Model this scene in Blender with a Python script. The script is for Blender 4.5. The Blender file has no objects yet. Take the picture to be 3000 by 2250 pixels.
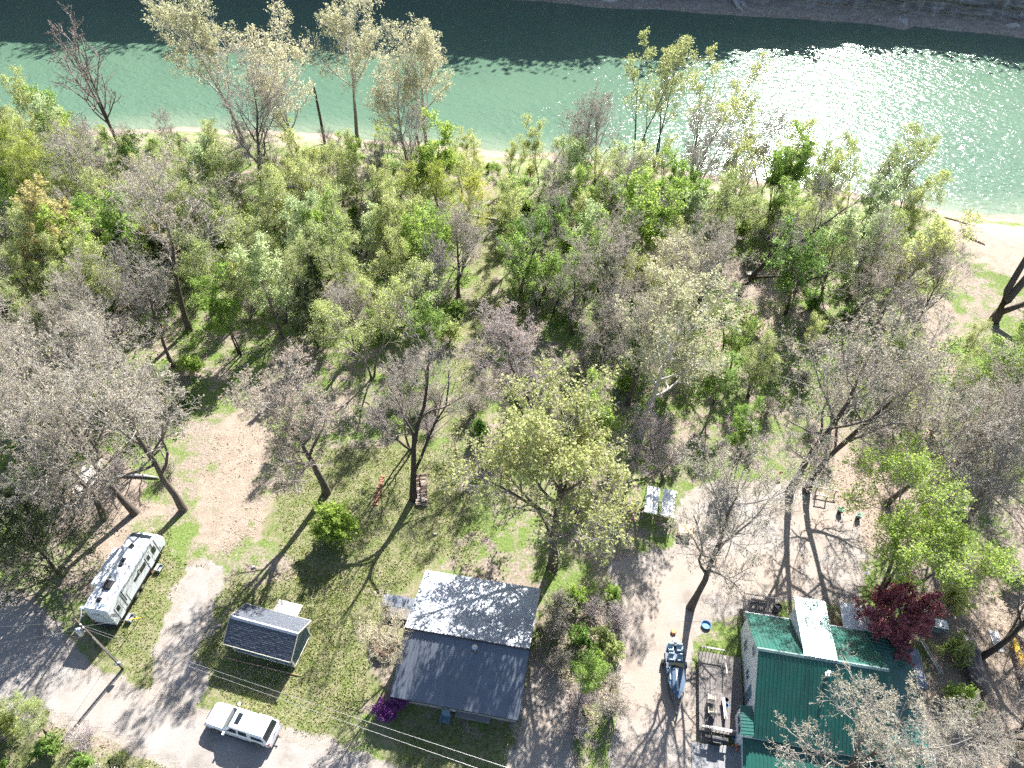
import bpy, math, random
import numpy as np
from mathutils import Vector, Matrix

# ------------------------------------------------------------------ camera, sky, sun, exposure
PITCH, CAM_H, FPX = math.radians(45.0), 62.0, 2080.0        # tilt below the horizon, height, focal length in photo pixels
SUN_AZ, SUN_EL = math.radians(22.0), math.radians(37.5)
scene = bpy.context.scene
col = scene.collection
cam_data = bpy.data.cameras.new('camera')
cam_data.sensor_width = 36.0
cam_data.lens = FPX / 3000.0 * 36.0
cam_data.clip_start, cam_data.clip_end = 0.5, 6000.0
cam = bpy.data.objects.new('camera', cam_data)
cam.location = (0, 0, CAM_H)
cam.rotation_euler = (math.pi / 2 - PITCH, 0, 0)
col.objects.link(cam)
scene.camera = cam

world = bpy.data.worlds.new('World')
scene.world = world
world.use_nodes = True
wn = world.node_tree
wn.nodes.clear()
sky = wn.nodes.new('ShaderNodeTexSky')
sky.sky_type = 'NISHITA'
sky.sun_disc = False
sky.sun_elevation, sky.sun_rotation = SUN_EL, SUN_AZ
bg = wn.nodes.new('ShaderNodeBackground')
bg.inputs['Strength'].default_value = 0.064
wo = wn.nodes.new('ShaderNodeOutputWorld')
wn.links.new(sky.outputs[0], bg.inputs[0])
wn.links.new(bg.outputs[0], wo.inputs[0])

sun_data = bpy.data.lights.new('sun', 'SUN')
sun_data.energy = 5.0
sun_data.angle = math.radians(0.5)
sun_data.color = (1.0, 0.975, 0.945)
sun = bpy.data.objects.new('sun', sun_data)
sun_vec = Vector((math.sin(SUN_AZ) * math.cos(SUN_EL), math.cos(SUN_AZ) * math.cos(SUN_EL), math.sin(SUN_EL)))
sun.rotation_euler = sun_vec.to_track_quat('Z', 'Y').to_euler()
sun.location = sun_vec * 300
col.objects.link(sun)

vs = scene.view_settings
vs.view_transform = 'Standard'
vs.look = 'None'
vs.gamma = 1.0
vs.use_curve_mapping = False
vs.exposure = 1.95
scene.cycles.max_bounces = 7
scene.cycles.diffuse_bounces = 4
scene.cycles.glossy_bounces = 3
scene.cycles.transmission_bounces = 3
scene.cycles.transparent_max_bounces = 8
scene.cycles.sample_clamp_indirect = 6.0
scene.cycles.use_denoising = False
scene.cycles.use_light_tree = False
scene.cycles.adaptive_threshold = 0.025

# ------------------------------------------------------------------ where things stand
WATER = -3.5
def at(px, py, z=0.0):
    """point at height z seen at photo pixel px, py (3000 x 2250)"""
    x, y = (px - 1500.0) / FPX, (1125.0 - py) / FPX
    d = Vector((x, math.cos(PITCH) + y * math.sin(PITCH), -math.sin(PITCH) + y * math.cos(PITCH)))
    t = (z - CAM_H) / d.z
    return Vector((d.x * t, d.y * t, z))
K = 1.0 / 0.73733
def av(x, y, z=0.0):
    return at(x * K, y * K, z)

shore_px = [(-900, 262), (-300, 275), (0, 285), (400, 277), (620, 285), (803, 300), (1076, 327), (1195, 335), (1443, 362), (1530, 377), (1700, 398),
            (1850, 418), (1996, 445), (2082, 460), (2212, 466), (2600, 480), (3300, 500)]
shore = np.array([tuple(av(x, y, WATER))[:2] for x, y in shore_px])
shore = np.vstack([[-2500, shore[0, 1] + 10], shore, [2500, shore[-1, 1] - 10]])
def shore_y(x):
    return np.interp(x, shore[:, 0], shore[:, 1])
def smooth(a, b, x):
    t = np.clip((x - a) / (b - a), 0, 1)
    return t * t * (3 - 2 * t)
def vnoise(x, y, seed=0):
    """smooth value noise, -1 to 1"""
    xi, yi = np.floor(x).astype(np.int64), np.floor(y).astype(np.int64)
    fx, fy = x - xi, y - yi
    fx, fy = fx * fx * (3 - 2 * fx), fy * fy * (3 - 2 * fy)
    def h(a, b):
        n = (a * 374761393 + b * 668265263 + seed * 1442695041) & 0xFFFFFFFF
        n = ((n ^ (n >> 13)) * 1274126177) & 0xFFFFFFFF
        return ((n ^ (n >> 16)) & 0xFFFF) / 32767.5 - 1
    a, b, c, d = h(xi, yi), h(xi + 1, yi), h(xi, yi + 1), h(xi + 1, yi + 1)
    return (a + (b - a) * fx) * (1 - fy) + (c + (d - c) * fx) * fy
def fbm(x, y, seed=0, oct=4):
    s, a = 0, 0.5
    for i in range(oct):
        s = s + a * vnoise(x * 2 ** i + 17 * i, y * 2 ** i - 11 * i, seed + i)
        a *= 0.5
    return s
def height(x, y):
    x, y = np.asarray(x, float), np.asarray(y, float)
    d = shore_y(x) + 1.2 * fbm(x / 7, y * 0 + 3.1, 5, 3) - y       # metres inland of the water line
    z = WATER * (1 - smooth(0, 15, d)) - 4.0 * smooth(0, 30, -d)
    z = z + 0.35 * fbm(x / 9, y / 9, 3, 3) * smooth(58, 75, y) * smooth(-2, 10, d)
    return z
def ground(p):
    return float(height(p[0], p[1]))
def on_ground(px, py):
    """ground point at 2212-wide photo coordinates"""
    z = 0.0
    for i in range(8):
        p = av(px, py, z)
        z = ground(p)
    p.z = z
    return p

# ------------------------------------------------------------------ mesh helpers
def link(o, parent=None):
    col.objects.link(o)
    if parent is not None:
        o.parent = parent
    return o
def tag(o, label=None, cat=None, group=None, kind=None):
    if label: o['label'] = label
    if cat: o['category'] = cat
    if group: o['group'] = group
    if kind: o['kind'] = kind
    return o
def thing(name, loc, rz=0.0, label=None, cat=None, group=None):
    o = bpy.data.objects.new(name, None)
    o.empty_display_size = 0.3
    o.location = loc
    o.rotation_euler = (0, 0, rz)
    link(o)
    return tag(o, label, cat, group)
def np_mesh(name, v, quads=None, tris=None, mat=None, attr=None, smooth_shade=False):
    me = bpy.data.meshes.new(name)
    v = np.asarray(v, np.float32)
    nq = 0 if quads is None else len(quads)
    nt = 0 if tris is None else len(tris)
    me.vertices.add(len(v))
    me.vertices.foreach_set('co', v.ravel())
    loops = []
    if nq: loops.append(np.asarray(quads, np.int32).ravel())
    if nt: loops.append(np.asarray(tris, np.int32).ravel())
    loops = np.concatenate(loops)
    me.loops.add(len(loops))
    me.loops.foreach_set('vertex_index', loops)
    me.polygons.add(nq + nt)
    st = np.concatenate([np.arange(nq) * 4, nq * 4 + np.arange(nt) * 3]).astype(np.int32)
    me.polygons.foreach_set('loop_start', st)
    if smooth_shade:
        me.polygons.foreach_set('use_smooth', np.ones(nq + nt, bool))
    me.update(calc_edges=True)
    for k, a in (attr or {}).items():
        at_ = me.attributes.new(k, 'FLOAT', 'POINT')
        at_.data.foreach_set('value', np.asarray(a, np.float32))
    if mat: me.materials.append(mat)
    return me
class MB:
    """collects shapes, then builds them as one mesh object"""
    def __init__(s):
        s.v, s.f = [], []
    def add(s, vs_, fs_):
        n = len(s.v)
        s.v += [tuple(p) for p in vs_]
        s.f += [tuple(i + n for i in f) for f in fs_]
        return s
    def box(s, c, d, rz=0.0, ry=0.0, rx=0.0):
        m = Matrix.Rotation(rz, 3, 'Z') @ Matrix.Rotation(ry, 3, 'Y') @ Matrix.Rotation(rx, 3, 'X')
        vv = [Vector(c) + m @ Vector((x * d[0] / 2, y * d[1] / 2, z * d[2] / 2)) for z in (-1, 1) for y in (-1, 1) for x in (-1, 1)]
        return s.add(vv, [(0, 2, 3, 1), (4, 5, 7, 6), (0, 1, 5, 4), (2, 6, 7, 3), (0, 4, 6, 2), (1, 3, 7, 5)])
    def prism(s, poly, axis, a, b):
        """polygon extruded along an axis; poly lists the other two coordinates in order"""
        def mk(p, t):
            return {'x': (t, p[0], p[1]), 'y': (p[0], t, p[1]), 'z': (p[0], p[1], t)}[axis]
        n = len(poly)
        vv = [mk(p, a) for p in poly] + [mk(p, b) for p in poly]
        return s.add(vv, [tuple(range(n))[::-1], tuple(range(n, 2 * n))] + [(i, (i + 1) % n, n + (i + 1) % n, n + i) for i in range(n)])
    def loft(s, rings, caps=True):
        n = len(rings[0])
        vv = [p for r in rings for p in r]
        ff = [(j * n + i, j * n + (i + 1) % n, (j + 1) * n + (i + 1) % n, (j + 1) * n + i) for j in range(len(rings) - 1) for i in range(n)]
        if caps:
            ff += [tuple(range(n))[::-1], tuple(range((len(rings) - 1) * n, len(rings) * n))]
        return s.add(vv, ff)
    def tube(s, pts, rad, n=8, caps=True):
        pts = [Vector(p) for p in pts]
        rad = rad if isinstance(rad, (list, tuple)) else [rad] * len(pts)
        rings = []
        for i, p in enumerate(pts):
            t = (pts[min(i + 1, len(pts) - 1)] - pts[max(i - 1, 0)]).normalized()
            u = t.cross(Vector((0, 0, 1)) if abs(t.z) < 0.95 else Vector((1, 0, 0))).normalized()
            w = t.cross(u)
            rings.append([p + (u * math.cos(2 * math.pi * k / n) + w * math.sin(2 * math.pi * k / n)) * rad[i] for k in range(n)])
        return s.loft(rings, caps)
    def lathe(s, prof, c=(0, 0, 0), n=20):
        return s.loft([[(c[0] + r * math.cos(2 * math.pi * k / n), c[1] + r * math.sin(2 * math.pi * k / n), c[2] + z) for k in range(n)] for r, z in prof])
    def quad(s, a, b, c, d):
        return s.add([a, b, c, d], [(0, 1, 2, 3)])
    def build(s, name, mat, parent=None, bevel=0.0, smooth_shade=False, loc=None, seg=2):
        me = bpy.data.meshes.new(name)
        me.from_pydata(s.v, [], s.f)
        me.update()
        if mat: me.materials.append(mat)
        if smooth_shade:
            me.polygons.foreach_set('use_smooth', [True] * len(me.polygons))
        o = link(bpy.data.objects.new(name, me), parent)
        if loc is not None: o.location = loc
        if bevel:
            b = o.modifiers.new('bevel', 'BEVEL')
            b.width, b.segments, b.limit_method = bevel, seg, 'ANGLE'
        return o
def copy_of(o, parent, loc=None, rot=None):
    c = o.copy()
    link(c, parent)
    if loc is not None: c.location = loc
    if rot is not None: c.rotation_euler = rot
    return c
def copy_tree(o, parent=None):
    c = o.copy()
    col.objects.link(c)
    c.parent = parent
    for ch in list(o.children):
        copy_tree(ch, c)
    return c

# ------------------------------------------------------------------ materials
def new_mat(name):
    m = bpy.data.materials.new(name)
    m.use_nodes = True
    nt = m.node_tree
    return m, nt, nt.nodes['Principled BSDF']
def N(nt, kind, **kw):
    n = nt.nodes.new(kind)
    for k, v in kw.items():
        if k.startswith('i_'):
            n.inputs[k[2:].replace('_', ' ')].default_value = v
        else:
            setattr(n, k, v)
    return n
def mixc(nt, f, a, b, mode='MIX'):
    n = nt.nodes.new('ShaderNodeMix')
    n.data_type, n.blend_type = 'RGBA', mode
    for s, val in ((0, f), (6, a), (7, b)):
        if hasattr(val, 'links') or hasattr(val, 'is_output'):
            nt.links.new(val, n.inputs[s])
        else:
            n.inputs[s].default_value = val if s == 0 else (*val, 1)[:4]
    return n.outputs[2]
def ramp(nt, fac, stops):
    r = nt.nodes.new('ShaderNodeValToRGB')
    els = r.color_ramp.elements
    while len(els) < len(stops): els.new(0.5)
    for e, (p, c) in zip(els, stops):
        e.position = p
        e.color = (*c, 1) if not isinstance(c, (int, float)) else (c, c, c, 1)
    nt.links.new(fac, r.inputs[0])
    return r.outputs[0]
def noise(nt, scale, detail=4, rough=0.55, vec=None, dist=0.0):
    n = N(nt, 'ShaderNodeTexNoise')
    n.inputs['Scale'].default_value, n.inputs['Detail'].default_value = scale, detail
    n.inputs['Roughness'].default_value, n.inputs['Distortion'].default_value = rough, dist
    if vec is None:
        vec = N(nt, 'ShaderNodeTexCoord').outputs['Object']
    nt.links.new(vec, n.inputs['Vector'])
    return n.outputs['Fac']
def bump(nt, h, strength, distance):
    b = N(nt, 'ShaderNodeBump')
    b.inputs['Strength'].default_value, b.inputs['Distance'].default_value = strength, distance
    nt.links.new(h, b.inputs['Height'])
    return b.outputs[0]
def mat(name, c, rough=0.6, metal=0.0, var=0.15, scale=3.0, bumpd=0.0, spec=0.5, coat=0.0, tint=None):
    """plain surface with uneven colour, dirt and a little relief"""
    m, nt, b = new_mat(name)
    n1, n2 = noise(nt, scale, 5, 0.65), noise(nt, scale * 9, 3)
    dark = tuple(x * (1 - 1.6 * var) for x in c)
    lite = tuple(min(1, x * (1 + 0.7 * var)) for x in c)
    c1 = ramp(nt, n1, [(0.3, tint or dark), (0.62, lite)])
    c2 = mixc(nt, 0.5 * min(1, var * 4), c1, mixc(nt, n2, dark, lite))
    nt.links.new(c2, b.inputs['Base Color'])
    rr = ramp(nt, n1, [(0.3, min(1, rough * 1.25)), (0.7, rough * 0.85)])
    nt.links.new(rr, b.inputs['Roughness'])
    b.inputs['Metallic'].default_value = metal
    b.inputs['Specular IOR Level'].default_value = spec
    b.inputs['Coat Weight'].default_value = coat
    if bumpd:
        nt.links.new(bump(nt, n2, 0.6, bumpd), b.inputs['Normal'])
    return m
def glass_mat(name, c, rough=0.05):
    m, nt, b = new_mat(name)
    b.inputs['Base Color'].default_value = (*c, 1)
    b.inputs['Roughness'].default_value = rough
    b.inputs['Specular IOR Level'].default_value = 0.8
    return m
M = {}
M['white'] = mat('white_paint', (0.66, 0.66, 0.65), 0.45, var=0.1, scale=1.5)
M['white_gloss'] = mat('white_car_paint', (0.80, 0.80, 0.80), 0.22, var=0.03, scale=1.2, coat=0.6)
M['rv_roof'] = mat('white_rubber_roof', (0.60, 0.61, 0.62), 0.5, var=0.14, scale=1.1)
M['rv_side'] = mat('white_fibreglass', (0.62, 0.65, 0.66), 0.3, var=0.05, scale=1.0, coat=0.3)
M['rv_grey'] = mat('grey_trim_band', (0.20, 0.21, 0.22), 0.4, var=0.1)
M['black'] = mat('black_plastic', (0.018, 0.018, 0.02), 0.45, var=0.25, scale=2)
M['rubber'] = mat('tyre_rubber', (0.022, 0.021, 0.02), 0.85, var=0.2, scale=6)
M['steel'] = mat('galvanised_steel', (0.48, 0.50, 0.52), 0.38, metal=0.7, var=0.15)
M['chrome'] = mat('alloy', (0.62, 0.62, 0.63), 0.25, metal=0.9, var=0.08)
M['dark_steel'] = mat('dark_steel', (0.06, 0.06, 0.065), 0.5, metal=0.4, var=0.2)
M['glass'] = glass_mat('dark_glass', (0.015, 0.02, 0.024))
M['windscreen'] = glass_mat('windscreen', (0.03, 0.045, 0.04), 0.03)
M['red'] = mat('red_lens', (0.33, 0.04, 0.035), 0.25, var=0.1)
M['siding'] = mat('blue_grey_siding', (0.10, 0.155, 0.195), 0.6, var=0.08, scale=2)
M['trim'] = mat('cream_trim', (0.58, 0.54, 0.44), 0.6, var=0.12, scale=2)
M['shingle'] = mat('dark_shingle', (0.065, 0.075, 0.095), 0.75, var=0.35, scale=5, bumpd=0.01)
M['ridge'] = mat('pale_ridge_cap', (0.34, 0.36, 0.40), 0.6, var=0.25, scale=5)
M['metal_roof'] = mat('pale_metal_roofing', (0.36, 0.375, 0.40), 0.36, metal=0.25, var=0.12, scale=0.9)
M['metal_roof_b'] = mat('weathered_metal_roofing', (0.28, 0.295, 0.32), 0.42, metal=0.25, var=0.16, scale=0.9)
M['green_roof'] = mat('green_metal_roofing', (0.014, 0.085, 0.066), 0.32, metal=0.0, var=0.16, scale=0.8)
M['green_pale'] = mat('glare_pale_roofing', (0.24, 0.34, 0.31), 0.30, metal=0.5, var=0.3, scale=1.6)  # green roofing whitened: the dormer's sun glare is put into the base colour
M['deck'] = mat('weathered_deck_board', (0.17, 0.15, 0.138), 0.8, var=0.28, scale=4, bumpd=0.01)
M['pale_wood'] = mat('bleached_wood', (0.50, 0.46, 0.42), 0.8, var=0.2, scale=4)
M['wood'] = mat('raw_wood', (0.30, 0.20, 0.12), 0.8, var=0.25, scale=4)
M['ply'] = mat('plywood', (0.55, 0.40, 0.24), 0.7, var=0.12, scale=2)
M['log_end'] = mat('split_log', (0.42, 0.32, 0.23), 0.85, var=0.3, scale=6)
M['log_bark'] = mat('log_bark', (0.14, 0.10, 0.075), 0.9, var=0.35, scale=6, bumpd=0.02)
M['pole'] = mat('brown_pole', (0.11, 0.08, 0.06), 0.85, var=0.3, scale=5)
M['beige'] = mat('beige_fabric', (0.48, 0.43, 0.33), 0.85, var=0.1)
M['tarp'] = mat('brown_tarp', (0.085, 0.07, 0.065), 0.42, var=0.3, scale=1.8, bumpd=0.05)
M['boat_blue'] = mat('navy_boat_cover', (0.035, 0.075, 0.13), 0.45, var=0.25, scale=1.5)
M['boat_pale'] = mat('pale_boat_deck', (0.32, 0.40, 0.44), 0.5, var=0.2, scale=2)
M['yellow'] = mat('yellow_plastic', (0.68, 0.40, 0.02), 0.35, var=0.08)
M['orange'] = mat('orange_plastic', (0.65, 0.16, 0.03), 0.4, var=0.1)
M['blue'] = mat('blue_plastic', (0.05, 0.20, 0.36), 0.4, var=0.2)
M['green_plastic'] = mat('green_plastic', (0.03, 0.22, 0.10), 0.4, var=0.1)
M['concrete'] = mat('concrete_pad', (0.20, 0.20, 0.20), 0.9, var=0.15, scale=2)  # darkened so the shade over the pad is partly in its colour
M['brick_red'] = mat('red_brick', (0.33, 0.13, 0.09), 0.85, var=0.25, scale=5)
M['rust'] = mat('rusty_brown', (0.20, 0.09, 0.05), 0.85, var=0.3, scale=4)
M['chair_blue'] = mat('slate_blue_plastic', (0.10, 0.17, 0.22), 0.5, var=0.1)
M['stone'] = mat('river_stone', (0.42, 0.39, 0.37), 0.85, var=0.2, scale=4, bumpd=0.03)
M['wire'] = mat('aluminium_wire', (0.20, 0.20, 0.20), 0.4, metal=0.5, var=0.05)

# ------------------------------------------------------------------ ground
def poly_w(pts):
    return np.array([tuple(av(x, y, 0.0))[:2] for x, y in pts])
def sdist(poly, x, y):
    """signed distance to a polygon, positive inside"""
    d = np.full(x.shape, 1e9)
    ins = np.zeros(x.shape, bool)
    n = len(poly)
    for i in range(n):
        ax, ay = poly[i]
        bx, by = poly[(i + 1) % n]
        ex, ey = bx - ax, by - ay
        t = np.clip(((x - ax) * ex + (y - ay) * ey) / (ex * ex + ey * ey + 1e-9), 0, 1)
        d = np.minimum(d, np.hypot(x - ax - t * ex, y - ay - t * ey))
        c = (ay > y) != (by > y)
        with np.errstate(divide='ignore', invalid='ignore'):
            ins ^= c & (x < ex * (y - ay) / (ey if ey else 1e-9) + ax)
    return np.where(ins, d, -d)
ROAD = poly_w([(-260, 1180), (0, 1283), (90, 1322), (150, 1385), (190, 1452), (300, 1494), (420, 1530), (600, 1582), (720, 1612), (840, 1665), (1100, 1740), (1400, 1800),
               (1400, 1950), (900, 1850), (640, 1750), (380, 1662), (230, 1592), (100, 1545), (0, 1528), (-260, 1480)])
DRIVE_L = poly_w([(330, 1500), (420, 1532), (440, 1480), (410, 1420), (455, 1330), (470, 1230), (405, 1225), (370, 1300), (335, 1400)])
DRIVE_M = poly_w([(1150, 1440), (1218, 1470), (1232, 1659), (1240, 1800), (1090, 1800), (1122, 1600)])
DRIVE_R = poly_w([(1325, 1225), (1470, 1190), (1480, 1080), (1560, 1040), (1720, 1050), (1860, 1130), (1845, 1290), (1620, 1300), (1520, 1335), (1480, 1420),
                  (1490, 1520), (1500, 1800), (1335, 1800), (1330, 1560), (1345, 1400)])
ZONES = {
    'grass': [[(600, 970), (800, 955), (1000, 960), (1015, 1235), (900, 1240), (880, 1300), (720, 1300), (690, 1250), (600, 1190)],
              [(480, 1230), (700, 1240), (900, 1290), (860, 1400), (790, 1500), (830, 1640), (560, 1570), (440, 1490), (430, 1400), (470, 1300)],
              [(1030, 450), (1080, 480), (1065, 650), (1035, 780), (1015, 960), (950, 970), (980, 780), (1015, 650)],
              [(340, 1150), (450, 1220), (390, 1300), (330, 1470), (230, 1440), (180, 1380), (250, 1330)],
              [(380, 500), (700, 470), (780, 560), (660, 660), (430, 640)],
              [(800, 1560), (1130, 1560), (1110, 1700), (880, 1690)],
              [(1080, 600), (1180, 600), (1120, 720), (1040, 760)],
              [(-200, 1540), (0, 1545), (240, 1605), (370, 1665), (500, 1740), (0, 1800), (-300, 1700)]],
    'dirt': [[(450, 930), (550, 890), (590, 970), (590, 1080), (520, 1190), (430, 1215), (410, 1150), (450, 1060)],
             [(770, 1420), (860, 1390), (850, 1520), (790, 1560), (765, 1500)],
             [(1990, 1290), (2300, 1200), (2400, 1800), (2000, 1700), (2020, 1500)],
             [(1700, 1040), (1860, 960), (2000, 1040), (1960, 1180), (1850, 1180)],
             [(1960, 640), (2080, 640), (2030, 860), (2000, 1000), (1930, 1010), (1960, 800)],
             [(1530, 560), (1760, 580), (1720, 760), (1560, 740)],
             [(150, 1040), (300, 1000), (340, 1150), (230, 1180), (150, 1140)]],
    'sand': [[(1985, 440), (2100, 452), (2500, 460), (2500, 700), (2180, 610), (2080, 540)]],
    'gravel': [],
}
ys = np.concatenate([[-2500, -900, -300, -100, -40, -15, 0], np.arange(8, 60, 0.42), np.arange(60, 165, 0.75), np.arange(168, 300, 8)])
xs = np.concatenate([[-2500, -1000, -500, -300, -220, -180], np.arange(-150, -62, 1.0), np.arange(-62, 62, 0.42), np.arange(62, 140, 1.0), [150, 180, 220, 300, 500, 1000, 2500]])
GX, GY = np.meshgrid(xs, ys)
GZ = height(GX, GY)
def zone(name, wob=1.0, soft=0.9):
    m = np.zeros(GX.shape)
    nz = wob * (1.6 * fbm(GX / 3.1, GY / 3.1, 21, 4) + 0.7 * fbm(GX / 0.9, GY / 0.9, 5, 2))
    for pz in ZONES[name]:
        m = np.maximum(m, smooth(-soft, soft, sdist(poly_w(pz), GX, GY) + nz))
    return m
attrs = {'grass': zone('grass', 2.6, 2.2), 'dirt': zone('dirt', 3.2, 3.0), 'sand': zone('sand', 2.0, 2.0)}
gr = np.zeros(GX.shape)
for pz, w in ((ROAD, 0.8), (DRIVE_L, 1.4), (DRIVE_M, 1.0), (DRIVE_R, 1.3)):
    gr = np.maximum(gr, smooth(-1.3, 0.5, sdist(pz, GX, GY) + w * fbm(GX / 1.7, GY / 1.7, 9, 4)))
attrs['gravel'] = gr
dshore = shore_y(GX) - GY
attrs['sand'] = np.maximum(attrs['sand'], smooth(4.0, 0.5, dshore + 2.2 * fbm(GX / 5, GY / 5, 31)))
nx, ny = len(xs), len(ys)
idx = np.arange(nx * ny).reshape(ny, nx)
quads = np.stack([idx[:-1, :-1], idx[:-1, 1:], idx[1:, 1:], idx[1:, :-1]], -1).reshape(-1, 4)

def ground_material():
    m, nt, b = new_mat('ground_surface')
    A = lambda k: N(nt, 'ShaderNodeAttribute', attribute_name=k).outputs['Fac']
    big, mid, fine, tiny = noise(nt, 0.16, 4), noise(nt, 0.8, 5, 0.65), noise(nt, 4.2, 4, 0.7), noise(nt, 17, 3, 0.7)
    litter = ramp(nt, fine, [(0.25, (0.10, 0.08, 0.062)), (0.5, (0.235, 0.19, 0.15)), (0.74, (0.385, 0.32, 0.265))])
    weeds = ramp(nt, fine, [(0.28, (0.055, 0.085, 0.02)), (0.52, (0.125, 0.175, 0.045)), (0.75, (0.225, 0.25, 0.095))])
    wf = ramp(nt, mixc(nt, 0.5, big, mid), [(0.44, 0.0), (0.55, 1.0)])
    c = mixc(nt, wf, litter, weeds)
    dirt = ramp(nt, mixc(nt, 0.6, mid, tiny), [(0.3, (0.155, 0.118, 0.086)), (0.5, (0.262, 0.21, 0.162)), (0.68, (0.36, 0.30, 0.245))])
    dry = ramp(nt, tiny, [(0.3, (0.17, 0.14, 0.085)), (0.65, (0.30, 0.255, 0.18))])
    turf = ramp(nt, mixc(nt, 0.5, fine, tiny), [(0.3, (0.048, 0.072, 0.015)), (0.5, (0.105, 0.14, 0.035)), (0.7, (0.19, 0.21, 0.08))])
    gf = ramp(nt, mixc(nt, 0.45, mid, fine), [(0.41, 0.0), (0.62, 0.9)])
    grass = mixc(nt, gf, turf, dry)
    sand = ramp(nt, mixc(nt, 0.5, mid, fine), [(0.3, (0.20, 0.155, 0.115)), (0.6, (0.335, 0.275, 0.215))])
    grav = ramp(nt, mixc(nt, 0.55, mid, tiny), [(0.3, (0.165, 0.14, 0.115)), (0.52, (0.28, 0.245, 0.21)), (0.7, (0.36, 0.32, 0.28))])
    def over(base, top, k, w=0.5):
        mm = N(nt, 'ShaderNodeMath', operation='ADD')
        nn = N(nt, 'ShaderNodeMath', operation='MULTIPLY_ADD')
        nt.links.new(mixc(nt, 0.5, fine, mid), nn.inputs[0])
        nn.inputs[1].default_value, nn.inputs[2].default_value = w, -0.5 * w
        nt.links.new(A(k), mm.inputs[0])
        nt.links.new(nn.outputs[0], mm.inputs[1])
        return mixc(nt, ramp(nt, mm.outputs[0], [(0.36, 0.0), (0.62, 1.0)]), base, top)
    for k, t, w in (('dirt', dirt, 1.2), ('grass', grass, 1.3), ('sand', sand, 1.0), ('gravel', grav, 0.9)):
        c = over(c, t, k, w)
    nt.links.new(c, b.inputs['Base Color'])
    b.inputs['Roughness'].default_value = 0.95
    b.inputs['Specular IOR Level'].default_value = 0.15
    nt.links.new(bump(nt, mixc(nt, 0.5, fine, tiny), 0.9, 0.12), b.inputs['Normal'])
    return m
me = np_mesh('ground', np.stack([GX, GY, GZ], -1).reshape(-1, 3), quads, mat=ground_material(), attr={k: v.ravel() for k, v in attrs.items()}, smooth_shade=True)
tag(link(bpy.data.objects.new('ground', me)), kind='structure')

def gravel_material(name, tan):
    m, nt, b = new_mat(name)
    mid, fine, tiny = noise(nt, 0.5, 5, 0.6), noise(nt, 3.5, 4, 0.7), noise(nt, 22, 3, 0.8)
    c = ramp(nt, mixc(nt, 0.6, mid, tiny), [(0.30, (0.15, 0.134, 0.12)), (0.5, (0.255, 0.235, 0.215)), (0.68, (0.345, 0.325, 0.305))])
    leaf = ramp(nt, fine, [(0.60, 0.0), (0.68, 0.6)])
    c = mixc(nt, leaf, c, (0.20, 0.15, 0.105))
    big = noise(nt, 0.13, 4, 0.6)
    c = mixc(nt, ramp(nt, big, [(0.36, 0.0), (0.66, tan)]), c, (0.285, 0.23, 0.185))
    c = mixc(nt, ramp(nt, mid, [(0.30, 0.4), (0.45, 0.0)]), c, (0.13, 0.115, 0.095))
    nt.links.new(c, b.inputs['Base Color'])
    b.inputs['Roughness'].default_value = 0.95
    b.inputs['Specular IOR Level'].default_value = 0.15
    nt.links.new(bump(nt, mixc(nt, 0.5, fine, tiny), 0.8, 0.05), b.inputs['Normal'])
    return m
GRAVEL, TRACK = gravel_material('pale_gravel', 0.45), gravel_material('sandy_gravel', 0.95)
def sheet(name, poly, lift, wob, step=0.3, m_=None):
    x0, y0 = np.maximum(poly.min(0) - 1, (-75, 2))
    x1, y1 = np.minimum(poly.max(0) + 1, (75, 80))
    X, Y = np.meshgrid(np.arange(x0, x1, step), np.arange(y0, y1, step))
    sd = sdist(poly, X, Y) + wob * fbm(X / 1.3, Y / 1.3, 9, 4) - 0.25
    Z = height(X, Y) + lift
    n, k = X.shape
    ii = np.arange(n * k).reshape(n, k)
    q = np.stack([ii[:-1, :-1], ii[:-1, 1:], ii[1:, 1:], ii[1:, :-1]], -1).reshape(-1, 4)
    q = q[(sd.ravel()[q] > 0).sum(1) >= 3]
    used, inv = np.unique(q, return_inverse=True)
    me = np_mesh(name, np.stack([X, Y, Z], -1).reshape(-1, 3)[used], inv.reshape(-1, 4), mat=m_ or GRAVEL, smooth_shade=True)
    return tag(link(bpy.data.objects.new(name, me)), kind='structure')
sheet('gravel_road', ROAD, 0.012, 0.9)
sheet('driveway', DRIVE_L, 0.008, 2.2)
sheet('driveway', DRIVE_M, 0.008, 1.2, m_=TRACK)
sheet('driveway', DRIVE_R, 0.016, 2.6, m_=TRACK)

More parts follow.
